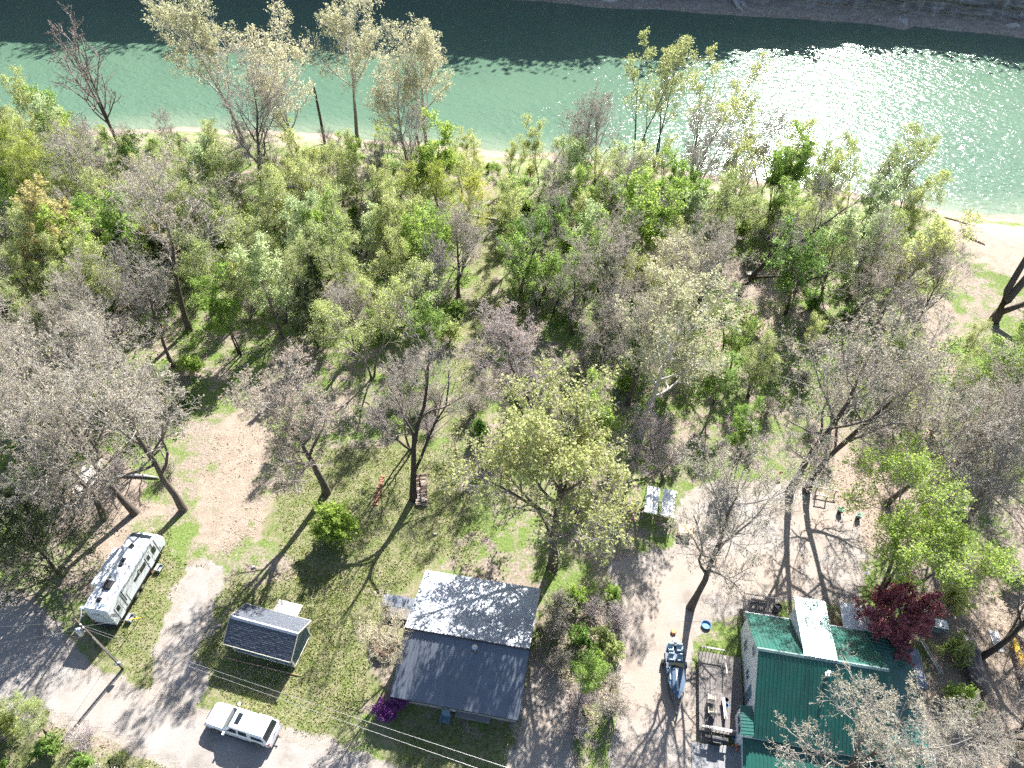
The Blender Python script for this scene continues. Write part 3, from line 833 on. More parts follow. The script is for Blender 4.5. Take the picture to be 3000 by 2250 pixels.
M['white_wall'] = mat('white_siding', (0.66, 0.68, 0.70), 0.55, var=0.07, scale=1.3)
green_house()

# ------------------------------------------------------------------ white pickup with camper shell
def pickup():
    t = thing('pickup_truck', (-22.24, 21.58, 0.012), math.radians(163.9), 'white crew-cab pickup with camper shell parked on the gravel road', 'truck')
    def sect(x, hw, z0, z1, r=0.12):
        return [(x, -hw, z0), (x, -hw, z1 - r), (x, -hw + r, z1), (x, hw - r, z1), (x, hw, z1 - r), (x, hw, z0)]
    W_ = M['white_gloss']
    # lower body: bonnet, cab, bed
    MB().loft([sect(2.93, 0.80, 0.55, 0.98), sect(2.80, 0.93, 0.45, 1.10), sect(2.3, 0.98, 0.45, 1.17), sect(1.28, 1.0, 0.45, 1.22), sect(1.2, 1.0, 0.45, 1.13, 0.05), sect(-2.75, 1.0, 0.45, 1.13, 0.05), sect(-2.95, 0.97, 0.5, 1.1, 0.05)]).build('body', W_, t, 0.03)
    # cab
    def cs(x, hwb, hwt, zt):
        return [(x, -hwb, 1.12), (x, -hwt, zt - 0.06), (x, -hwt + 0.1, zt), (x, hwt - 0.1, zt), (x, hwt, zt - 0.06), (x, hwb, 1.12)]
    MB().loft([cs(1.28, 0.95, 0.93, 1.20), cs(0.45, 0.96, 0.78, 1.90), cs(0.1, 0.96, 0.79, 1.95), cs(-1.2, 0.96, 0.79, 1.95), cs(-1.3, 0.96, 0.8, 1.93)]).build('cab', W_, t, 0.02)
    # windscreen
    MB().add([(1.17, -0.84, 1.30), (1.17, 0.84, 1.30), (0.52, 0.70, 1.865), (0.52, -0.70, 1.865)], [(0, 1, 2, 3)]).build('windscreen', M['windscreen'], t)
    MB().box((1.2, -0.1, 1.27), (0.02, 0.9, 0.02), rz=0.05).build('wiper', M['black'], t)
    MB().box((-0.02, 0.0, 1.952), (0.42, 0.92, 0.02)).build('sunroof', M['glass'], t, 0.01)
    MB().box((-0.98, 0.45, 1.955), (0.03, 0.5, 0.02)).build('roof_trim', M['dark_steel'], t)
    for s in (-1, 1):
        for nm, xa, xb in (('side_window', 0.75, -0.18), ('side_window', -0.32, -1.12)):
            f = lambda x, z: (x, s * (0.966 - (z - 1.12) * 0.213), z)
            xt = xa - 0.42 if xa > 0.5 else xa - 0.04
            MB().add([f(xa, 1.24), f(xb, 1.24), f(xb + 0.02, 1.76), f(xt, 1.76)], [(0, 1, 2, 3)]).build(nm, M['glass'], t)
        for x in (0.62, -0.45):
            MB().box((x - 0.75, s * 1.005, 1.02), (0.2, 0.03, 0.045)).build('door_handle', M['chrome'], t)
        mi = MB().box((0.85, s * 1.22, 1.3), (0.16, 0.26, 0.24)).build('mirror', W_, t, 0.03)
        MB().box((0.87, s * 1.06, 1.24), (0.05, 0.2, 0.05)).build('mirror_arm', M['black'], mi)
        tl = MB().box((-2.95, s * 0.88, 0.92), (0.12, 0.2, 0.3)).build('tail_light', M['red'], t, 0.02)
        MB().box((2.86, s * 0.72, 0.88), (0.1, 0.3, 0.2)).build('headlight', M['glass'], t, 0.02)
        for x in (1.9, -1.85):
            w = thing_child('wheel', t, (x, s * 0.88, 0.39))
            MB().tube([(0, -0.13, 0), (0, 0.13, 0)], 0.39, 24).build('tyre', M['rubber'], w, 0.04)
            MB().tube([(0, s * 0.125, 0), (0, s * 0.145, 0)], 0.25, 20).build('rim', M['chrome'], w)
        MB().box((0.0, s * 1.0, 0.42), (2.6, 0.12, 0.08)).build('running_board', M['black'], t)
        # wheel arches
        for x in (1.9, -1.85):
            MB().tube([(x + 0.47 * math.cos(a), s * 1.0, 0.42 + 0.47 * math.sin(a)) for a in np.linspace(0, math.pi, 9)], 0.035, 6).build('wheel_arch', M['black'], t)
    # camper shell
    def ss(x, zt, hw=0.97):
        return [(x, -hw, 1.14), (x, -hw + 0.10, zt - 0.1), (x, -hw + 0.22, zt), (x, hw - 0.22, zt), (x, hw - 0.10, zt - 0.1), (x, hw, 1.14)]
    sh = MB().loft([ss(-1.36, 1.9), ss(-1.42, 1.96), ss(-2.52, 1.98), ss(-2.88, 1.22, 0.97)]).build('camper_shell', W_, t, 0.02)
    for s in (-1, 1):
        f = lambda x, z: (x, s * (0.985 - (z - 1.14) * 0.14), z)
        MB().add([f(-1.5, 1.26), f(-2.62, 1.26), f(-2.48, 1.70), f(-1.5, 1.74)], [(0, 1, 2, 3)]).build('side_window', M['glass'], sh)
    MB().add([(-2.60, -0.76, 1.86), (-2.60, 0.76, 1.86), (-2.885, 0.84, 1.26), (-2.885, -0.84, 1.26)], [(0, 1, 2, 3)]).build('rear_window', M['glass'], sh)
    MB().box((-2.36, 0, 1.985), (0.025, 1.45, 0.012)).box((-1.39, 0, 1.95), (0.03, 1.5, 0.02)).build('seam', M['dark_steel'], sh)
    tg = MB().box((-2.98, 0, 0.86), (0.05, 1.7, 0.5)).build('tailgate', W_, t, 0.02)
    MB().box((-3.02, 0.0, 0.95), (0.04, 0.24, 0.1)).build('handle', M['black'], tg)
    MB().box((-3.06, 0, 0.58), (0.2, 1.85, 0.16)).build('rear_bumper', M['chrome'], t, 0.03)
    MB().box((2.98, 0, 0.56), (0.16, 1.85, 0.2)).build('front_bumper', M['chrome'], t, 0.03)
    MB().box((2.95, 0, 0.88), (0.06, 1.1, 0.26)).build('grille', M['black'], t)
    MB().box((0, 0, 0.45), (5.0, 1.5, 0.25)).build('chassis', M['black'], t)
    MB().tube([(-3.05, 0, 0.5), (-3.4, 0, 0.45)], 0.04, 6).lathe([(0.05, 0), (0.05, 0.12)], (-3.38, 0, 0.45), 8).build('tow_hitch', M['dark_steel'], t)
def thing_child(name, parent, loc):
    o = bpy.data.objects.new(name, None)
    o.location = loc
    o.empty_display_size = 0.2
    return link(o, parent)
pickup()

# ------------------------------------------------------------------ travel trailer
def trailer():
    t = thing('travel_trailer', (-36.45, 34.35, 0), math.radians(80.8), 'white travel trailer with black skirt parked on the grass beside the cedar', 'caravan')
    L0, L1, hw, z0, z1 = -4.05, 4.15, 1.18, 0.62, 3.18
    prof = [(L0 + 0.05, z0), (L0, 1.1), (L0, 2.7), (L0 + 0.06, z1 - 0.03), (L0 + 0.2, z1), (3.5, z1), (4.0, z1 - 0.15), (4.55, 2.5), (4.85, 1.75), (4.85, 1.0), (4.6, z0)]
    MB().prism(prof, 'y', -hw, hw).build('body', M['rv_side'], t, 0.04)
    MB().box((-0.25, 0, z1 + 0.012), (7.4, 2 * hw - 0.08, 0.03)).build('roof', M['rv_roof'], t)
    MB().box((0, 0, 0.5), (8.4, 2.0, 0.24)).build('chassis', M['black'], t)
    MB().add([(3.62, -hw + 0.12, z1 - 0.005), (3.62, hw - 0.12, z1 - 0.005), (4.06, hw - 0.12, z1 - 0.12), (4.06, -hw + 0.12, z1 - 0.12)], [(0, 1, 2, 3)]).build('front_cap_window', M['glass'], t)
    for v in t.children[-1].data.vertices: v.co.z += 0.045
    # roof fittings
    ac = MB().prism([(-0.5, 0), (0.5, 0), (0.42, 0.32), (-0.36, 0.32)], 'y', -0.36, 0.36).build('air_conditioner', M['black'], t, 0.05, loc=(-1.6, 0.05, z1 + 0.02))
    for x, y, s in ((2.55, 0.15, 0.4), (1.05, 0.15, 0.42), (-3.05, 0.1, 0.42)):
        v = MB().box((x, y, z1 + 0.09), (s, s, 0.16)).build('roof_vent', M['black'], t, 0.03)
    MB().lathe([(0.22, 0), (0.22, 0.12), (0.15, 0.2)], (0.55, 0.12, z1 + 0.02), 16).build('antenna_dome', M['black'], t)
    MB().box((0.1, -0.72, z1 + 0.05), (0.9, 0.18, 0.08)).build('fridge_vent', M['rv_grey'], t, 0.02)
    MB().box((-3.6, -0.55, z1 + 0.05), (0.5, 0.62, 0.06)).build('skylight', M['boat_pale'], t, 0.02)
    for x, y in ((-2.2, 0.3), (-2.85, 0.55), (-3.4, 0.65)):
        MB().lathe([(0.06, 0), (0.06, 0.12)], (x, y, z1 + 0.02), 8).build('plumbing_vent', M['black'], t)
    MB().tube([(-1.9, -hw - 0.05, z1 - 0.1), (3.2, -hw - 0.05, z1 - 0.1)], 0.055, 10).build('awning_roll', M['rv_grey'], t)
    for x in (-1.9, 3.2):
        MB().box((x, -hw - 0.03, 2.3), (0.06, 0.05, 1.5)).build('awning_arm', M['black'], t)
    # visible side: doors, windows, hatches, graphics
    y = -hw - 0.012
    def side_panel(name, x, z, w, hh, m_, par=t, dy=0.0, th=0.02):
        return MB().box((x, y + dy, z), (w, th, hh)).build(name, m_, par, 0.01)
    for x, nm in ((2.25, 'door'), (-3.0, 'door')):
        fr = side_panel('door', x, 1.62, 0.82, 1.86, M['black'])
        side_panel('door_leaf', x, 1.62, 0.72, 1.76, M['rv_side'], fr, -0.012)
        side_panel('door_window', x, 2.05, 0.42, 0.6, M['glass'], fr, -0.026)
        side_panel('door_handle', x - 0.28, 1.45, 0.08, 0.12, M['black'], fr, -0.03)
    for x, z, w, hh in ((3.2, 1.95, 0.5, 0.65), (1.25, 2.0, 0.85, 0.5), (0.15, 2.0, 0.9, 0.28)):
        f = side_panel('window', x, z, w + 0.08, hh + 0.08, M['black'])
        side_panel('pane', x, z, w, hh, M['glass'], f, -0.012)
    side_panel('speaker', 0.62, 2.35, 0.28, 0.14, M['black'])
    f = side_panel('hatch', -0.95, 1.5, 1.3, 1.25, M['black'])
    side_panel('hatch_panel', -0.95, 1.5, 1.26, 1.21, M['rv_side'], f, -0.008)
    f = side_panel('hatch', 4.2, 1.2, 0.55, 0.4, M['black'])
    side_panel('hatch_panel', 4.2, 1.2, 0.51, 0.36, M['rv_side'], f, -0.008)
    for x in (3.72, -2.15): side_panel('graphic_stripe', x, 1.9, 0.07, 1.9, M['black'])
    MB().add([(1.8, y - 0.004, 1.2), (3.6, y - 0.004, 1.75), (3.6, y - 0.004, 1.85), (1.6, y - 0.004, 1.3)], [(0, 1, 2, 3)]).build('graphic_stripe', M['rv_grey'], t)
    MB().add([(-3.5, y - 0.004, 1.4), (-4.0, y - 0.004, 2.5), (-3.8, y - 0.004, 2.5), (-3.2, y - 0.004, 1.4)], [(0, 1, 2, 3)]).build('graphic_stripe', M['rv_grey'], t)
    MB().box((0.2, y, 0.72), (8.4, 0.03, 0.22)).build('skirt', M['black'], t)
    # rear wall
    xr = L0 - 0.012
    f = MB().box((xr, 0.1, 1.75), (0.02, 1.1, 1.1)).build('rear_panel', M['rv_grey'], t)
    MB().box((xr - 0.01, 0.1, 1.75), (0.02, 1.04, 1.04)).build('rear_panel_face', M['rv_side'], f)
    mk = MB()
    for i in range(5): mk.box((xr - 0.006, 0.32 - i * 0.14, 2.55 + 0.03 * math.sin(i * 2)), (0.012, 0.09, 0.09))
    for i in range(4): mk.box((xr - 0.006, 0.5 - i * 0.3, 2.95), (0.012, 0.06, 0.04))
    mk.build('lettering', M['rv_grey'], t)
    for s in (-1, 1):
        MB().box((xr - 0.01, s * 1.0, 1.0), (0.03, 0.16, 0.16)).build('tail_light', M['red'], t)
    MB().box((xr - 0.15, 0, 0.62), (0.2, 2.1, 0.12)).build('rear_bumper', M['black'], t)
    # slide-out on the far side
    so = MB().box((0.35, hw + 0.38, 1.95), (3.9, 0.8, 1.9)).build('slide_out', M['rv_side'], t, 0.03)
    MB().box((0.35, hw + 0.4, 2.915), (3.96, 0.86, 0.03)).build('slide_roof', M['rv_roof'], so)
    # wheels, steps, hitch, jacks
    for s in (-1, 1):
        for x in (-0.45, 0.45):
            w = thing_child('wheel', t, (x - 0.3, s * 1.05, 0.36))
            MB().tube([(0, -0.11, 0), (0, 0.11, 0)], 0.36, 20).build('tyre', M['rubber'], w, 0.03)
            MB().tube([(0, s * 0.105, 0), (0, s * 0.125, 0)], 0.2, 16).build('rim', M['chrome'], w)
    for x in (2.25, -3.0):
        st = MB().box((x, y - 0.3, 0.45), (0.72, 0.3, 0.04)).build('entry_step', M['steel'], t)
        MB().box((x, y - 0.58, 0.24), (0.72, 0.28, 0.04)).box((x - 0.34, y - 0.45, 0.22), (0.04, 0.5, 0.42)).box((x + 0.34, y - 0.45, 0.22), (0.04, 0.5, 0.42)).build('step_tread', M['steel'], st)
    MB().tube([(4.4, -0.6, 0.5), (5.75, 0, 0.5)], 0.05, 6).tube([(4.4, 0.6, 0.5), (5.75, 0, 0.5)], 0.05, 6).tube([(5.6, 0, 0.0), (5.6, 0, 0.9)], 0.05, 8).build('hitch', M['black'], t)
    MB().lathe([(0.16, 0), (0.16, 0.4), (0.08, 0.5)], (5.05, 0.14, 0.52), 12).lathe([(0.16, 0), (0.16, 0.4), (0.08, 0.5)], (5.05, -0.2, 0.52), 12).build('gas_bottle', M['white'], t)
    for x in (-3.8, 4.0):
        for s in (-1, 1): MB().box((x, s * 0.9, 0.25), (0.08, 0.08, 0.5)).build('jack', M['black'], t)
trailer()
o = MB().tube([(0, 0, 0.15), (0.55, 0, 0.15)], 0.16, 12).tube([(0, 0.34, 0.15), (0.55, 0.34, 0.15)], 0.16, 12).box((0.28, 0.17, 0.4), (0.5, 0.5, 0.05)).build('step_block', M['rust'])
o.location = on_ground(318, 1237)
tag(o, 'rust-brown wooden step blocks on the grass beside the trailer', 'block')

# ------------------------------------------------------------------ utility pole and wires
def utility_pole():
    b = at(361, 1958, 0)
    p = thing('utility_pole', b, 0, 'brown utility pole with grey transformer and street lamp arm beside the road', 'utility pole')
    top = (-0.35, 0.05, 9.0)
    MB().tube([(0, 0, 0), (-0.17, 0.02, 4.5), top], [0.125, 0.105, 0.085], 12).build('pole_shaft', M['pole'], p, smooth_shade=True)
    MB().tube([(0.16, -0.08, 0.2), (0.02, -0.1, 3.4), (-0.03, -0.12, 6.2)], 0.045, 8).build('conduit', M['steel'], p)
    tr = MB().lathe([(0.2, 0), (0.24, 0.05), (0.24, 0.72), (0.2, 0.8), (0.05, 0.84)], (-0.62, -0.16, 6.9), 16).build('transformer', M['steel'], p)
    MB().lathe([(0.04, 0), (0.06, 0.1), (0.03, 0.22)], (-0.55, -0.16, 7.72), 8).lathe([(0.04, 0), (0.06, 0.1), (0.03, 0.22)], (-0.72, -0.16, 7.72), 8).build('bushing', M['white'], tr)
    MB().box((-0.4, -0.1, 7.3), (0.4, 0.06, 0.1)).build('bracket', M['steel'], p)
    arm = MB().tube([(-0.3, 0.05, 8.4), (-0.2, 0.5, 8.7), (-0.35, 1.05, 8.85)], 0.035, 8).build('lamp_arm', M['steel'], p)
    MB().lathe([(0.05, 0.12), (0.13, 0.06), (0.16, -0.05), (0.1, -0.1)], (-0.38, 1.15, 8.82), 12).build('lamp_head', M['white'], arm)
    mb = MB().box((0.26, -0.16, 1.35), (0.3, 0.16, 0.42)).build('meter_box', M['steel'], p, 0.02)
    MB().box((-0.12, -0.2, 1.2), (0.24, 0.14, 0.34)).build('breaker_box', M['steel'], p, 0.02)
    MB().lathe([(0.09, 0), (0.09, 0.1)], (0.26, -0.28, 1.4), 12).build('meter', M['glass'], mb)
    for dz in (8.2, 7.7):
        MB().lathe([(0.05, 0), (0.07, 0.06), (0.05, 0.14)], (-0.22, 0.0, dz), 8).build('insulator', M['white'], p)
    def wire(a, c, sag, r, lab, m=M['wire']):
        pts = []
        for i in range(25):
            t = i / 24
            q = Vector(a).lerp(Vector(c), t)
            pts.append((q.x, q.y, q.z - sag * 4 * t * (1 - t)))
        tag(MB().tube(pts, r, 5).build('overhead_wire', m), lab, 'wire', 'overhead wires')
    far = at(1960, 2438, 8.0)
    P = b + Vector((-0.25, 0, 0))
    wire((P.x, P.y, 8.25), (far.x + 0.3, far.y + 0.55, 8.3), 0.35, 0.012, 'upper of the two overhead wires running from the pole past the truck')
    wire((P.x - 0.1, P.y, 7.75), (far.x, far.y, 7.5), 0.35, 0.012, 'lower of the two overhead wires running from the pole past the truck')
    wire((P.x - 0.3, P.y - 0.1, 7.6), (P.x - 30, P.y - 5.0, 7.4), 0.4, 0.015, 'short wire leaving the transformer to the left edge')
    wire((P.x, P.y, 8.8), (P.x - 30, P.y - 1.5, 8.8), 0.5, 0.015, 'top wire running from the pole head to the left edge')
    g = at(412, 1810, 0)
    gw = thing('guy_wire', g, 0, 'guy wire with yellow guard anchored right of the utility pole', 'wire')
    d = Vector((P.x, P.y, 7.9)) - g
    MB().tube([(0, 0, 0), d], 0.014, 5).build('cable', M['wire'], gw)
    MB().tube([d * 0.01, d * 0.24], 0.04, 6).build('guard', M['yellow'], gw)
utility_pole()

# ------------------------------------------------------------------ boats, tank, kayak
def boat():
    b = thing('boat', (14.2, 25.9, 0), math.radians(-96), 'navy and pale blue runabout boat on its trailer between drive and deck', 'boat')
    def hull(x, hw, keel, sheer):
        return [(x, -hw, sheer), (x, -hw * 0.85, keel + 0.3), (x, 0, keel), (x, hw * 0.85, keel + 0.3), (x, hw, sheer)]
    MB().loft([hull(-2.3, 0.78, 0.5, 1.02), hull(-0.8, 0.86, 0.47, 1.05), hull(0.8, 0.8, 0.5, 1.1), hull(1.8, 0.5, 0.62, 1.15), hull(2.45, 0.08, 0.85, 1.18)]).build('hull', M['boat_blue'], b, 0.02)
    MB().loft([[(-0.2, -0.78, 1.10), (-0.2, 0, 1.26), (-0.2, 0.78, 1.10)], [(0.9, -0.72, 1.13), (0.9, 0, 1.27), (0.9, 0.72, 1.13)], [(1.8, -0.44, 1.17), (1.8, 0, 1.25), (1.8, 0.44, 1.17)], [(2.4, -0.05, 1.2), (2.4, 0, 1.21), (2.4, 0.05, 1.2)]], False).build('fore_deck', M['boat_blue'], b)
    MB().box((0.9, 0.0, 1.285), (1.9, 0.16, 0.03), ry=0.02).box((0.3, -0.55, 1.22), (1.2, 0.12, 0.03)).build('deck_stripe', M['boat_pale'], b)
    MB().box((-1.2, 0, 0.9), (2.0, 1.4, 0.1)).build('floor', M['boat_pale'], b)
    for x in (-1.95, -1.05):
        for s in (-0.38, 0.38):
            st = MB().box((x, s, 1.1), (0.5, 0.5, 0.3)).build('seat', M['boat_pale'], b, 0.06)
            MB().box((x - 0.26, s, 1.3), (0.12, 0.5, 0.5)).build('seat_back', M['boat_pale'], st, 0.05)
    MB().add([(-0.25, -0.72, 1.12), (-0.25, 0.72, 1.12), (-0.5, 0.62, 1.5), (-0.5, -0.62, 1.5)], [(0, 1, 2, 3)]).build('windshield', M['windscreen'], b)
    ob = MB().box((-2.55, 0, 1.25), (0.4, 0.42, 0.5)).box((-2.55, 0, 0.8), (0.2, 0.16, 0.6)).build('outboard_motor', M['white'], b, 0.05)
    tr = MB().box((-0.3, -0.6, 0.42), (4.2, 0.08, 0.1)).box((-0.3, 0.6, 0.42), (4.2, 0.08, 0.1)).tube([(1.7, 0.6, 0.42), (3.6, 0, 0.45)], 0.05, 6).tube([(1.7, -0.6, 0.42), (3.6, 0, 0.45)], 0.05, 6).tube([(3.4, 0, 0.0), (3.4, 0, 0.6)], 0.04, 6).build('trailer_frame', M['dark_steel'], b)
    for s in (-1, 1):
        MB().tube([(-0.9, s * 0.92, 0.3), (-0.9, s * 1.1, 0.3)], 0.3, 16).build('wheel', M['rubber'], b)
boat()
def tarped():
    b = thing('covered_boat', (40.35, 26.5, 0), math.radians(-97), 'boat on a trailer wrapped in a dark brown tarpaulin near the right edge', 'boat')
    rng = random.Random(4)
    rings = []
    for i in range(13):
        t = i / 12
        x = -2.5 + 5.0 * t
        hw = (0.85 - 0.1 * t) * (1 - 0.55 * max(0, t - 0.8) / 0.2) * (0.8 if i == 0 else 1)
        top = 1.35 + 0.22 * math.sin(t * 7) - 0.3 * max(0, t - 0.85) / 0.15
        r = []
        for k in range(13):
            a = math.pi * k / 12
            y = -hw * math.cos(a)
            z = 0.45 + (top - 0.45) * math.sin(a) ** 0.6
            j = 0.06
            r.append((x + rng.uniform(-j, j), y + rng.uniform(-j, j), max(0.3, z + rng.uniform(-j, j))))
        rings.append(r)
    MB().loft(rings).build('tarpaulin', M['tarp'], b)
    MB().tube([(-2.6, -0.1, 1.3), (-3.0, -0.05, 1.0), (-3.0, 0, 0.4)], 0.14, 8).build('outboard_motor', M['black'], b)
    MB().box((0, -0.5, 0.35), (4.6, 0.08, 0.1)).box((0, 0.5, 0.35), (4.6, 0.08, 0.1)).tube([(2.2, 0, 0.4), (3.7, 0, 0.4)], 0.05, 6).build('trailer_frame', M['rust'], b)
    for s in (-1, 1):
        MB().tube([(-0.6, s * 0.8, 0.3), (-0.6, s * 0.98, 0.3)], 0.3, 16).build('wheel', M['rubber'], b)
    for x in (-1.4, 0.5, 1.6):
        MB().tube([(x, -0.9, 0.5), (x, -0.55, 1.25), (x, 0, 1.48), (x, 0.55, 1.25), (x, 0.9, 0.5)], 0.015, 5).build('rope', M['pale_wood'], b)
tarped()
def silver_boat():
    b = thing('rowing_boat', (46.9, 27.2, 0), math.radians(-100), 'upturned silver aluminium boat at the right edge', 'boat')
    rings = []
    for i in range(9):
        t = i / 8
        x = -2.2 + 4.4 * t
        hw = 0.72 * math.sin(math.pi * (0.12 + 0.80 * t)) ** 0.6
        rings.append([(x, hw * math.cos(math.pi * k / 10), 0.75 + 0.5 * math.sin(math.pi * k / 10) ** 0.7) for k in range(11)])
    MB().loft(rings).build('hull', M['steel'], b, smooth_shade=False)
    MB().box((0, 0, 1.27), (3.8, 0.05, 0.06)).build('keel', M['steel'], b)
    MB().box((-1.3, 0, 0.37), (0.15, 1.5, 0.74)).box((1.3, 0, 0.37), (0.15, 1.5, 0.74)).build('trestle', M['wood'], b)
    k = thing('kayak', (44.85, 27.2, 0.0), math.radians(-101), 'long yellow kayak lying beside the upturned silver boat', 'kayak')
    rings = []
    for i in range(13):
        t = i / 12
        x = -2.0 + 4.0 * t
        r = 0.05 + 0.27 * math.sin(math.pi * t) ** 0.7
        rings.append([(x, r * math.cos(2 * math.pi * q / 10), 0.62 + 0.55 * r * math.sin(2 * math.pi * q / 10) + 0.1 * abs(t - 0.5)) for q in range(10)])
    MB().loft(rings).build('hull', M['yellow'], k, smooth_shade=True)
    MB().lathe([(0.22, 0), (0.25, 0.03), (0.19, 0.03)], (0.1, 0, 0.73), 14).build('cockpit', M['black'], k)
    MB().box((-1.0, 0, 0.24), (0.12, 0.7, 0.48)).box((1.0, 0, 0.24), (0.12, 0.7, 0.48)).build('trestle', M['wood'], k)
silver_boat()
def slat_panel():
    p = at(2250 + 1950 * .34356, 1680 + 575 * .34356, 0.1)
    s = thing('slatted_panel', (p.x, p.y, 0.0), math.radians(-8), 'white slatted panel lying on dirt beside the tarped boat', 'panel')
    for i in range(6):
        MB().box((-0.35 + i * 0.14, 0, 0.08), (0.07, 2.0, 0.03)).build('slat', M['white'], s)
    MB().box((0, -0.8, 0.05), (0.85, 0.08, 0.04)).box((0, 0.8, 0.05), (0.85, 0.08, 0.04)).build('rail', M['white'], s)
slat_panel()

# ------------------------------------------------------------------ canopies and small buildings
def canopy(name, c, rz, w, d, z, lab, tilt=0.06, panels=1, posts=M['wood'], gap=0.06, cat='canopy'):
    t = thing(name, (c[0], c[1], 0), rz, lab, cat)
    pw = w / panels
    for i in range(panels):
        MB().box((-w / 2 + (i + 0.5) * pw, 0, z + 0.02 * i), (pw - gap, d, 0.05), rx=tilt).build('roof_sheet', M['white'], t)
    for x in (-w / 2 + 0.1, w / 2 - 0.1):
        for y in (-d / 2 + 0.1, d / 2 - 0.1):
            zz = z + tilt * y - 0.06
            MB().box((x, y, zz / 2), (0.09, 0.09, zz)).build('post', posts, t)
    return t
c1 = canopy('awning', (31.1, 30.05), math.radians(-9), 3.3, 2.5, 2.4, 'flat white awning roof on brown posts beside the red maple', 0.08)
MB().tube([(-1.55, 1.0, 0.1), (-1.55, -1.2, 1.9)], 0.05, 6).build('brace', M['rust'], c1)
canopy('canopy_shelter', (15.3, 43.2), math.radians(-14), 3.3, 3.3, 1.7, 'white two-panel shelter roof in the clearing right of the yellow-green tree', 0.04, 2, M['steel'], 0.34, 'shelter')
o = thing('work_table', (17.6, 40.55, 0), math.radians(-10), 'plywood table top in the clearing below the white shelter', 'table')
MB().box((0, 0, 0.72), (1.35, 1.1, 0.03)).build('table_top', M['ply'], o)
for x in (-0.55, 0.55):
    for y in (-0.42, 0.42):
        MB().box((x, y, 0.35), (0.08, 0.08, 0.7)).build('leg', M['wood'], o)
# garden gate rack behind the awning
o = thing('wire_rack', at(2472, 1832, 0), math.radians(-10), 'brown wire rack standing left of the flat white awning', 'rack')
for i in range(8): MB().tube([(-0.5 + i * 0.14, 0, 0), (-0.5 + i * 0.14, 0, 1.1)], 0.014, 5).build('bar', M['rust'], o)
for z in (0.1, 1.1): MB().tube([(-0.55, 0, z), (0.55, 0, z)], 0.022, 6).build('rail', M['rust'], o)
# grey utility shed under the maple
o = thing('storage_box', (39.0, 30.2, 0), math.radians(-12), 'pale grey storage box beneath the red maple', 'box')
MB().box((0, 0, 0.45), (1.1, 0.8, 0.9)).build('body', M['boat_pale'], o, 0.02)
MB().box((0, 0, 0.93), (1.2, 0.9, 0.06)).build('lid', M['white'], o, 0.02)
o = MB().box((0, 0, 0.4), (0.12, 3.2, 0.06)).box((0.28, 0.1, 0.3), (0.1, 3.4, 0.06)).box((0, -1.4, 0.2), (0.1, 0.1, 0.4)).box((0.28, 1.4, 0.16), (0.1, 0.1, 0.32)).build('timber_beams', M['pale_wood'])
o.location, o.rotation_euler = at(2250 + 1365 * .34356, 1680 + 720 * .34356, 0), (0, 0, math.radians(10))
tag(o, 'pair of weathered timber beams between red maple and house wall', 'timber')

# ------------------------------------------------------------------ things on and around the decks
def patio_chair(loc, rz, lab):
    c = thing('patio_chair', loc, rz, lab, 'chair', 'patio chairs on the grey deck')
    MB().box((0, 0, 0.42), (0.52, 0.5, 0.09)).build('seat', M['beige'], c, 0.03)
    MB().box((-0.25, 0, 0.75), (0.08, 0.5, 0.62), ry=-0.2).build('backrest', M['beige'], c, 0.03)
    for s in (-1, 1):
        MB().box((0, s * 0.3, 0.62), (0.5, 0.06, 0.04)).build('armrest', M['beige'], c)
        for x in (-0.24, 0.24):
            MB().tube([(x, s * 0.28, 0), (x, s * 0.28, 0.62)], 0.018, 6).build('leg', M['black'], c)
patio_chair((16.78, 23.55, 0.64), math.radians(75), 'beige patio chair on the grey deck, nearer the river')
patio_chair((16.6, 22.5, 0.64), math.radians(85), 'beige patio chair on the grey deck, nearer the road')
o = MB()
o.lathe([(0.28, 0.0), (0.3, 0.03), (0.02, 0.04)], (0, 0, 0.42), 14)
for a in (0.3, 2.4, 4.5): o.tube([(0.22 * math.cos(a), 0.22 * math.sin(a), 0.42), (0.3 * math.cos(a), 0.3 * math.sin(a), 0)], 0.015, 5)
o = o.build('side_table', M['dark_steel'], loc=(16.35, 21.75, 0.64))
tag(o, 'small round wire side table on the deck near its railing', 'table')
o = thing('bench', (17.72, 22.75, 0.64), math.radians(85), 'long narrow pale bench standing on the grey deck', 'bench')
MB().box((0, 0, 0.42), (1.75, 0.24, 0.045)).build('seat', M['pale_wood'], o)
for x in (-0.65, 0.65): MB().box((x, 0, 0.2), (0.06, 0.22, 0.4)).build('leg', M['pale_wood'], o)
MB().box((-0.75, 0, 0.46), (0.14, 0.12, 0.03)).build('cup', M['black'], o)
o = thing('gas_grill', (16.6, 20.35, 0.1), math.radians(-10), 'black barbecue grill on the shaded concrete pad', 'grill')
MB().box((0, 0, 0.45), (0.9, 0.5, 0.7)).build('cabinet', M['black'], o, 0.03)
MB().prism([(-0.27, 0.8), (0.27, 0.8), (0.24, 1.0), (0.1, 1.12), (-0.1, 1.12), (-0.24, 1.0)], 'x', -0.4, 0.4).build('hood', M['dark_steel'], o, 0.02)
for s in (-1, 1): MB().box((s * 0.7, 0, 0.82), (0.45, 0.45, 0.04)).build('side_shelf', M['black'], o)
MB().tube([(-0.3, -0.3, 0.95), (0.3, -0.3, 0.95)], 0.02, 6).build('handle', M['chrome'], o)
o = thing('toy_tricycle', (18.3, 20.1, 0.1), math.radians(40), 'small orange and blue toy tricycle by the white bay wall', 'toy')
for x, y in ((0.35, 0), (-0.25, 0.2), (-0.25, -0.2)):
    MB().tube([(x, y - 0.04, 0.14), (x, y + 0.04, 0.14)], 0.14, 12).build('wheel', M['orange'], o)
